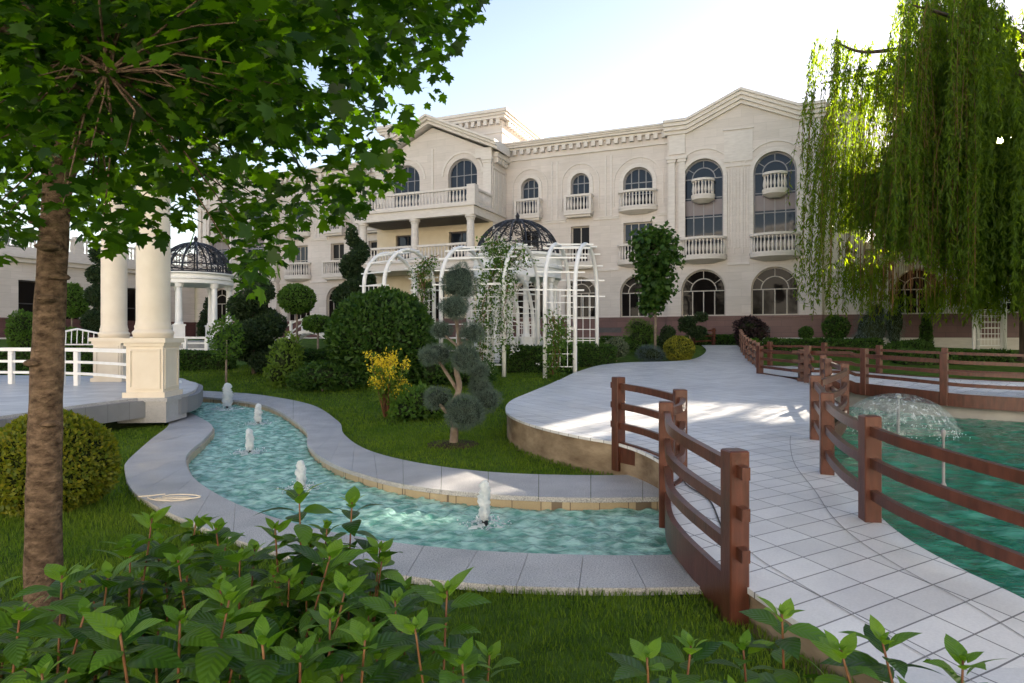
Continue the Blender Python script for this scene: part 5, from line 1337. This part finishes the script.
shrub("weeping_conifer","blue green weeping conifer under the willow, left of the round bush","shrub",X_(872,27),27,1.0,[(0,0,1.0,0.7,0.6,0.9),(0.2,0,1.7,0.4,0.4,0.5),(-0.4,0,0.5,0.5,0.4,0.5)],0.14,M['leaf_blue'],1.4,NEEDLES,0.75,None,None,0.3,0.15,0.2,-0.8)
shrub("weeping_conifer","second weeping conifer with a pale bare trunk nearer the low wall","shrub",X_(894,27.8),27.8,1.05,[(0,0,1.3,0.45,0.45,0.8),(0,0,0.7,0.3,0.3,0.5)],0.14,M['leaf_pine'],1.4,NEEDLES,0.75,[([(0,0,-0.1),(0,0,1.2)],[0.16,0.1])],None,0.3,0.15,0.2,-0.8)
def far_tree(label,x,y,z,H,R,mat='leaf_box',seed=1,size=0.3):
    r=np.random.default_rng(seed); root=thing("garden_tree",label,"tree",(x,y,z))
    mb=MB(); mb.tube([(0,0,-0.2),(0.1,0,H*0.35),(0,0,H*0.8)],[0.2,0.15,0.05],8)
    P=[];Nn=[]
    for k in range(60):
        d=norm(r.normal(size=3)); d[2]=abs(d[2])*1.1-0.25; c=np.array((0,0,H*0.55))+d*np.array((R,R,H*0.42))*r.uniform(0.55,1)
        mb.tube([(0,0,H*0.35),tuple(c)],[0.05,0.015],4); n=60; p=c+r.normal(0,R*0.16,(n,3)); P.append(p); Nn.append(norm(p-np.array((0,0,H*0.5))))
    mb.build("trunk",M['bark_grey'],root,True); leaf_obj("crown",np.concatenate(P),np.concatenate(Nn),size,M[mat],root,r)
    return root
far_tree("dark broad tree behind the willow trunk at the right edge",X_(1030,31),31,1.4,4.6,2.4,'leaf_box',3)
far_tree("dark tree in the gap between the left palace wing and the gazebo",X_(166,52),52,1.5,4.2,1.6,'leaf_mid',4)
# climbing roses
def climber(label,pts,n,spread,white,seed):
    r=np.random.default_rng(seed); root=thing("climbing_rose",label,"climbing rose",(0,0,0))
    mb=MB(); L=np.array(smooth(pts,8)); 
    for q in range(5):
        W=L+np.cumsum(r.normal(0,0.025,L.shape),0); mb.tube([tuple(p) for p in W],0.011,5)
    mb.build("stems",M['stem'],root)
    i=r.integers(0,len(L),n); P=L[i]+r.normal(0,1,(n,3))*np.array((spread,spread,spread*0.8)); leaf_obj("foliage",P,norm(r.normal(size=(n,3))+np.array((0,-0.4,0.4))),0.10,M['leaf_mid'],root,r)
    m=int(n*white)
    if m:
        i=r.integers(0,len(L),m//7); C=L[i]+r.normal(0,1,(m//7,3))*spread*1.05; Q=np.repeat(C,7,0)+r.normal(0,0.035,(m//7*7,3)); leaf_obj("blossom",Q,norm(r.normal(size=Q.shape)+np.array((0,-0.5,0.3))),0.065,M['petal_white'],root,r)
    return root
P_=lambda px,py,Y: tuple(at(px,py,Y))
climber("white climbing rose wound up the left post of the middle arch",[P_(481,372,20.2),P_(482,330,20.2),P_(486,295,20.3),P_(496,268,20.4),P_(512,252,20.6)],2100,0.20,0.9,11)
climber("white climbing rose on the right post of the middle arch, hanging over the top",[P_(505,350,19.9),P_(503,310,19.9),P_(507,280,20),P_(500,258,20.4),P_(492,247,20.6),P_(525,262,20.6)],2000,0.18,0.8,12)
climber("green climbing rose on the arch nearest the path",[P_(552,375,19.5),P_(556,350,19.5),P_(558,335,19.5),P_(553,318,19.5)],1100,0.20,0.05,13)
climber("green climber on the right leg of the left rose arch",[P_(420,315,22.5),P_(424,290,22.5),P_(420,272,22.6),P_(432,262,22.7)],900,0.18,0.25,14)

# ------------------------------------------------------------------ weeping willow
def willow():
    r=np.random.default_rng(21); cx_,cy_=19.65,24.0; z0=terrain(24)
    root=thing("weeping_willow","big weeping willow with hanging curtains of leaves at the right edge","tree",(cx_,cy_,z0))
    mb=MB(); mb.tube([(0,0,-0.2),(0.0,0,0.35),(-0.1,0,1.6),(-0.2,0.1,3.6),(-0.1,0,6.5),(0.1,0,9.5),(0.2,0.1,15)],[0.75,0.5,0.42,0.40,0.34,0.24,0.10],14)
    limbs=[]
    for k in range(46):
        a=r.uniform(0,6.28) if k>9 else math.radians([180,165,200,150,215,230,190,175,160,240][k]); R=r.uniform(2.6,7.4) if k>9 else [6.4,7.0,6.8,5.6,6.0,5.8,4.6,7.2,4.0,5.2][k]
        if k>9 and -0.35<((a-0.92+math.pi)%(2*math.pi)-math.pi)/1.57<0.9 and r.random()<0.9: a+=math.pi*r.uniform(0.7,1.2)
        h0=r.uniform(3.8,12.5) if k>9 else [6,7.5,7,9,8.5,6.5,10,9.5,5.5,5.2][k]; up=r.uniform(1.5,4.2)*min(1,R/5)
        zt=min(h0+up, 16.5-0.085*R*R); L=[np.array((-0.1,0,h0))]
        for t in (0.3,0.6,0.85,1.0): L.append(np.array((R*t*math.cos(a),R*t*math.sin(a),h0+(zt-h0)*math.sin(t*1.75)/math.sin(1.75)))+r.normal(0,0.12,3))
        L=smooth(L,5); limbs.append(L)
        _w=np.array(L)+np.array((cx_,cy_,z0-EYE)); _q=np.linalg.norm(_w-(_w@np.array(SUN))[:,None]*np.array(SUN),axis=1).min()
        if _q>0.65: mb.tube([tuple(p) for p in L],list(np.linspace(0.15,0.03,len(L))),6)
    mb.build("trunk",M['bark_grey'],root,True)
    # strands
    starts=[]
    for q in range(70):                                        # inner curtain hanging about the trunk
        a=r.uniform(0,6.28); R=r.uniform(0.7,3.2); c=np.array((R*math.cos(a),R*math.sin(a),r.uniform(6,13)))
        for j in range(5): starts.append(c+r.normal(0,0.12,3)*np.array((1,1,1.5)))
    for kk,L in enumerate(limbs):
        for q in range(32 if kk<10 else 12):                                 # bundles of strands with gaps between them
            i=r.integers(int(len(L)*0.25),len(L)); c=L[i]+r.normal(0,0.40,3)*np.array((1,1,0.5))
            for j in range(5): starts.append(c+r.normal(0,0.11,3)*np.array((1,1,1.5)))
    pos=[];ax=[];st=MB()
    for k,s_ in enumerate(starts):
        R=math.hypot(s_[0],s_[1]); bottom=(r.uniform(1.7,3.2) if (k//5*7919)%100<80 else r.uniform(3.0,8.5))+r.normal(0,0.25)
        ln=max(0.8,min(s_[2]-bottom, r.uniform(4.0,10.5)))
        n=int(ln*19); t=np.sort(r.uniform(0,1,n)); d=s_[:2]/max(R,0.1)
        dr=np.array((d[0],d[1]))*r.uniform(0.1,0.7)+r.normal(0,0.12,2); ph=r.uniform(0,6.28); am=r.uniform(0.02,0.10)
        x=s_[0]+dr[0]*np.sin(t*1.57)+am*np.sin(t*6+ph); y=s_[1]+dr[1]*np.sin(t*1.57)+am*np.cos(t*5+ph); z=s_[2]-ln*t+0.35*np.sin(np.minimum(t*6,3.14))*0.6
        pos.append(np.stack([x,y,z],-1)+r.normal(0,0.025,(n,3)))
        ax.append(r.normal(0,0.42,(n,3))+np.array((0,0,-1.0)))
        _w=np.stack([x,y,z],-1)+np.array((cx_,cy_,z0-EYE)); _q=np.linalg.norm(_w-(_w@np.array(SUN))[:,None]*np.array(SUN),axis=1).min()
        if k%2==0 and _q>0.6: st.tube([(x[i],y[i],z[i]) for i in range(0,n,max(1,n//5))],0.007,3,False)
    pos=np.concatenate(pos);ax=np.concatenate(ax)
    # thin places in the curtain that let the low sun through
    W=pos+np.array((cx_,cy_,z0)); sd=np.array(SUN); keep=np.ones(len(pos),bool)
    for c,rad,k in (((6.3,12.6,0.5),1.0,0.06),((5.3,11.5,0.5),0.7,0.1),((1.7,9.8,0.45),0.75,0.08),((2.9,10.5,0.45),0.6,0.1),((4.1,11.0,0.5),0.5,0.15),((7.0,14.2,0.5),0.7,0.15),((2.6,5.6,0.3),0.30,0.5),((0.6,9.4,0.4),0.5,0.15),((-1.7,4.5,2.7),0.95,0.4),((-0.9,4.6,3.6),0.8,0.5),((-2.0,4.0,3.3),0.8,0.5),((-0.5,4.3,4.2),0.7,0.55),((-2.6,5.0,3.7),0.8,0.55),((-1.6,5.2,4.6),0.7,0.55),((2.3,4.6,0.3),0.28,0.55),((2.0,3.3,0.2),0.22,0.55),((7.0,11.6,0.1),0.7,0.3),((0,0,EYE),0.13,0.0),((0.08,-0.06,EYE+0.05),0.30,0.55)):
        d=W-np.array(c); t=d@sd; q=np.linalg.norm(d-t[:,None]*sd,axis=1); keep&=(q>rad)|(r.random(len(q))<k)
    pos,ax=pos[keep],ax[keep]
    st.build("twigs",M['stem'],root)
    up=r.normal(size=pos.shape); 
    sz=r.uniform(0.15,0.27,len(pos))
    tm=([(0,0,0),(0.11,0.35,0.02),(0,1,0),(-0.11,0.35,0.02)],[(0,1,2,3)])
    link("crown",leaf_mesh("crown",tm[0],tm[1],pos,ax,up,sz),M['leaf_willow'],root)
    print("willow leaves",len(pos))
willow()

# ------------------------------------------------------------------ maple over the left foreground
def maple():
    r=np.random.default_rng(9); tx,ty=X_(43,3.75),3.75
    root=thing("maple_tree","leafy maple with a scarred brown trunk in the left foreground","tree",(tx,ty,0))
    T=[np.array(p) for p in ((0,0,-0.1),(0,0,0.15),(0.01,0,0.8),(0.03,0.0,1.7),(0.075,0.02,2.6),(0.14,0.1,3.4),(0.2,0.2,4.4),(0.3,0.3,5.6))]
    mb=MB(); TT=smooth(T,5); rad=np.interp(np.linspace(0,1,len(TT)),[0,0.14,0.3,0.57,0.75,1],[0.125,0.098,0.088,0.072,0.058,0.022])
    seg=18; vs=[];fs=[]
    for i,p in enumerate(TT):
        for k in range(seg):
            a=2*math.pi*k/seg; q=rad[i]*(1+0.035*math.sin(3*a+p[2]*3)+0.03*math.sin(p[2]*17+2*a))
            vs.append((p[0]+q*math.cos(a),p[1]+q*math.sin(a),p[2]))
    for i in range(len(TT)-1):
        for k in range(seg): j=(k+1)%seg; fs.append((i*seg+k,i*seg+j,(i+1)*seg+j,(i+1)*seg+k))
    mb.add(vs,fs)
    for z,a,s_ in ((1.92,-1.0,0.05),(2.22,-0.9,0.055),(2.36,-1.5,0.045),(1.55,-2.0,0.04),(2.05,-0.3,0.045),(1.2,-0.8,0.04)): # branch scars
        c=(0.03+0.077*math.cos(a),0.077*math.sin(a),z); mb.ball(c,(s_*1.25,s_*1.25,s_*0.55),10,6,0.15)
    sil=[(-60,-60),(500,-60),(482,8),(462,28),(448,50),(440,95),(414,110),(396,150),(402,172),(380,195),(360,205),(345,232),(322,240),(330,218),(300,215),(292,240),(268,268),(250,300),(240,292),(236,262),(230,240),(206,230),(190,222),(172,215),(160,238),(140,228),(118,246),(84,232),(72,205),(40,212),(20,240),(-10,262),(-60,262)]
    gaps=[(312,74,17),(360,128,13),(318,165,12),(398,92,13),(150,248,14),(168,240,10),(350,40,9),(420,40,10),(280,195,9),(330,110,12),(300,140,9),(425,75,10),(250,160,9),(385,130,10),(210,205,9),(275,100,8),(62,235,9),(372,168,8)]
    cl=[]
    while len(cl)<900:
        px,py=r.uniform(-60,500),r.uniform(-60,305)
        if not inside(sil,np.array([px]),np.array([py]))[0]: continue
        if any((px-a)**2+(py-b)**2<(c*0.9)**2 for a,b,c in gaps): continue
        dens=1.0 if (px<260 and py<115) else 0.5 if py<115 else 0.36 if px<330 else 0.33
        if r.random()>dens: continue
        Y=r.uniform(2.9,6.6) if px<330 else r.uniform(3.2,5.4)
        if py>230 and px<120: Y=r.uniform(3.0,4.4)
        cl.append(np.array(at(px,py,Y))-np.array((tx,ty,0)))
    # the rest of the crown, over and behind what the frame takes in
    for k in range(420):
        d=norm(r.normal(size=3)); c=np.array((0.3,0.3,4.9))+d*np.array((3.0,2.9,1.9))*r.uniform(0.4,1)**0.5
        if c[2]<3.35: continue
        q=c+np.array((tx,ty,0))
        if q[1]<0.9: continue
        py=CY-(q[2]-EYE)/q[1]*FPX
        if py>-40 and q[1]>0.5: continue
        cl.append(c)
    cl=np.array(cl)
    # limbs from the trunk towards the leaf clusters
    order=r.permutation(len(cl)); nodes=[]
    for k in range(22):
        c=cl[order[k]]; h=r.uniform(2.5,3.9); b=np.array((0.075+(h-2.6)*0.09,0.03+(h-2.6)*0.08,h))
        e=b+(c-b)*0.9; m=(b+e)/2+np.array((0,0,0.28))+r.normal(0,0.08,3); L=smooth([b,m,e],8); nodes+=list(L[5:])
        mb.tube([tuple(p) for p in L],list(np.linspace(0.04,0.012,len(L))),7)
    nodes=np.array(nodes)
    for c in cl:
        i=np.argmin(((nodes-c)**2).sum(1)); b=nodes[i]
        if np.linalg.norm(b-c)<1.1 and r.random()<0.5: mb.tube([tuple(b),tuple((b+c)/2+np.array((0,0,0.06))+r.normal(0,0.03,3)),tuple(c)],[0.008,0.005,0.0025],4,False)
    mb.build("trunk",M['bark_maple'],root,True)
    P=[];A=[];U=[]
    for c in cl:
        n=r.integers(13,21); o=r.normal(0,1,(n,3))*np.array((0.16,0.16,0.095)); P.append(c+o)
        A.append(norm(o*np.array((1,1,0.3)))*0.9+r.normal(0,0.35,(n,3))+np.array((0,0,-0.45))); U.append(r.normal(0,0.38,(n,3))+np.array((0,0,1.0)))
    P=np.concatenate(P);A=np.concatenate(A);U=np.concatenate(U)
    # keep leaves near the outline and out of the gaps
    W=P+np.array((tx,ty,0)); px=W[:,0]/W[:,1]*FPX+CX; py=CY-(W[:,2]-EYE)/W[:,1]*FPX
    keep=(inside([(a,b+8) for a,b in sil],px,py))|(py<-30)|(px<-40)
    for a,b,c in gaps: keep&=~(((px-a)**2+(py-b)**2)<(c*0.75)**2)
    P,A,U=P[keep],A[keep],U[keep]
    link("crown",leaf_mesh("crown",LEAF_MAPLE[0],LEAF_MAPLE[1],P,A,U,r.uniform(0.055,0.108,len(P))),M['leaf_maple'],root)
    print("maple leaves",len(P))
maple()

# ------------------------------------------------------------------ hydrangeas in the near foreground
def hydrangea(label,tips,seed,extra=6,spread=0.28):
    r=np.random.default_rng(seed)
    tips=[np.array(at(*t)) for t in tips]
    c=np.mean(tips,0); root=thing("hydrangea_shrub",label,"hydrangea",(c[0],c[1],0.0))
    base=np.array((c[0],c[1],0.0))
    tt=[(t,1.0) for t in tips]
    for k in range(int(extra*1.3)):
        q=tips[r.integers(len(tips))]; t=q+np.array((r.normal(0,spread),r.normal(0,spread*0.7),-r.uniform(0.10,0.38)))
        t[1]=max(1.25,t[1]); tt.append((t,0.85))
    st=MB(); P=[];A=[];U=[];S=[];P2=[];A2=[];U2=[];S2=[]
    for t,sc in tt:
        t=t-base; b=np.array((t[0]*0.45+r.normal(0,0.05),t[1]*0.45+r.normal(0,0.05),-0.05)); m=(b+t)/2+r.normal(0,0.03,3)+np.array((t[0]*0.12,t[1]*0.12,0))
        L=np.array(smooth([b,m,t],10)); st.tube([tuple(p) for p in L],list(np.linspace(0.0065,0.0032,len(L))),6)
        d=np.concatenate([[0],np.cumsum(np.linalg.norm(np.diff(L,axis=0),axis=1))]); tot=d[-1]; a0=r.uniform(0,3.14)
        s_=tot-0.008; k=0
        while s_>0.12 and k<14:
            p=np.array([np.interp(s_,d,L[:,j]) for j in range(3)]); a=a0+k*1.5708+r.normal(0,0.18)
            for e in (0,math.pi):
                h=np.array((math.cos(a+e),math.sin(a+e),0)); tilt=(1.6,1.0,0.62,0.36,0.15,0.0,-0.15,-0.3,-0.3,-0.35,-0.4)[min(k,10)]+r.normal(0,0.26)
                ax=h+np.array((0,0,tilt)); up=np.array((0,0,1.0))-h*tilt*0.8+r.normal(0,0.30,3)
                sz=(0.080,0.125,0.155,0.172,0.180,0.18,0.175,0.165,0.15,0.14,0.13)[min(k,10)]*0.80*sc*r.uniform(0.72,1.2)
                tgt=(P2,A2,U2,S2) if k<3 and r.random()<(1,1,0.4)[k] else (P,A,U,S)
                for l,v in zip(tgt,(p+h*0.012,ax,up,sz)): l.append(v)
            if k==0:
                for e in range(3):
                    a_=a+0.8+e*2.1; h=np.array((math.cos(a_),math.sin(a_),0)); 
                    for l,v in zip((P2,A2,U2,S2),(p+np.array((0,0,0.004)),h*0.45+np.array((0,0,1.2)),-h+np.array((0,0,0.4)),0.034)): l.append(v)
            s_-= (0.013,0.022,0.032,0.046,0.055,0.06,0.062,0.065,0.07,0.07,0.07)[k if k<11 else 10]; k+=1
    st.build("stems",M['stem'],root,True)
    for nm,mt,q in (("leaves",'leaf_hydrangea',(P,A,U,S)),("young_leaves",'leaf_young',(P2,A2,U2,S2))):
        o=link(nm,leaf_mesh(nm,LEAF_OVATE[0],LEAF_OVATE[1],np.array(q[0]),np.array(q[1]),np.array(q[2]),np.array(q[3]),LEAF_OVATE[2]),M[mt],root,True)
    return root
hydrangea("tall hydrangea with two high stems standing out against the turquoise stream",[(299,492,2.45),(352,502,2.55),(275,528,2.4),(330,556,2.2),(380,548,2.5),(310,545,2.5)],1,20,0.20)
hydrangea("hydrangea with stem tips in front of the coiled cable, right of the maple trunk",[(152,518,2.6),(196,522,2.65),(178,560,2.3),(240,556,2.35),(216,528,2.6),(130,545,2.5)],2,22,0.22)
hydrangea("hydrangea at the foot of the maple trunk by the left edge",[(62,575,2.1),(108,575,2.2),(20,612,1.9),(85,612,1.9),(-10,585,2.1)],3,15,0.24)
hydrangea("hydrangea with big pale leaves at the bottom edge, nearest the camera",[(230,596,1.75),(120,632,1.6),(180,620,1.7),(262,640,1.55)],4,17,0.2)
hydrangea("hydrangea stem leaning right at the bottom, in front of the dark lawn",[(447,590,1.9),(415,628,1.75),(462,660,1.7),(395,600,2.0)],5,10,0.16)
hydrangea("low broad hydrangea between the nearest and the right leaning one",[(330,618,1.75),(365,640,1.65),(300,655,1.55),(345,590,2.0)],6,17,0.2)
hydrangea("small hydrangea sprig in front of the dark lawn, left of the path wall",[(647,657,1.75),(691,645,1.8)],7,2,0.08)
hydrangea("hydrangea sprig with the tallest tip below the path wall at the bottom",[(782,614,1.95)],8,3,0.10)
hydrangea("hydrangea tips overlapping the white path tiles at the bottom right",[(841,650,1.8),(882,640,1.85),(963,660,1.8)],9,5,0.12)

# ------------------------------------------------------------------ grass
def grass(name,label,box,n,h,keepout,lean=0.5,wid=0.010,only=None,seed=1):
    r=np.random.default_rng(seed); x=r.uniform(box[0],box[1],n); y=r.uniform(box[2],box[3],n)
    k=np.ones(n,bool)
    for p in keepout: k&=~inside(p,x,y)
    k&=np.abs(x)<(y*0.84+0.6)
    x,y=x[k],y[k]; n=len(x)
    z=np.interp(y,[0,12.5,14,15.5,30],[0,0,0.03,0.117,1.25])+0.012*np.sin(x*1.7+y*0.9)*np.sin(y*1.3-x*0.4)-0.006
    a=r.uniform(0,6.28,n); hh=h*r.uniform(0.55,1.25,n)*(1+0.25*np.sin(x*2.1+1)*np.sin(y*1.7)); ww=wid*r.uniform(0.6,1.2,n); ln=lean*r.uniform(0.1,1.0,n)*hh
    b=r.uniform(0,6.28,n); dx,dy=np.cos(a),np.sin(a); lx,ly=np.cos(b)*ln,np.sin(b)*ln
    V=np.zeros((n,5,3)); 
    for i,(s_,t) in enumerate(((-1,0),(1,0),(0.75,0.55),(-0.75,0.55),(0,1))):
        V[:,i,0]=x+dx*ww*s_*0.5+lx*t*t; V[:,i,1]=y+dy*ww*s_*0.5+ly*t*t; V[:,i,2]=z+hh*t*(1-0.12*t)
    o=np.arange(n)*5; q=np.stack([o,o+1,o+2,o+3],-1); tr=np.stack([o+3,o+2,o+4],-1)
    me=fast_mesh(name,V.reshape(-1,3),[q,tr],None); ob=link(name,me,M['grass'],None); print(name,n)
    return tag(ob,label,None,None,'stuff')
ko=[stream_outer,path_poly,p2_poly,[tuple(p) for p in tp]]
grass("lawn_grass","short green lawn grass beside the stream and the path",(-6.5,1.75,1.6,6.6),150000,0.055,ko,0.6,0.0065,None,1)
grass("lawn_grass","short lawn grass around the topiary between stream and palace",(-12,3.5,6.6,12),120000,0.055,ko,0.7,0.011,None,2)
grass("lawn_grass","far lawn grass around the round bush and the hedges",(-16,3.2,12,23),110000,0.06,ko,0.7,0.02,None,3)
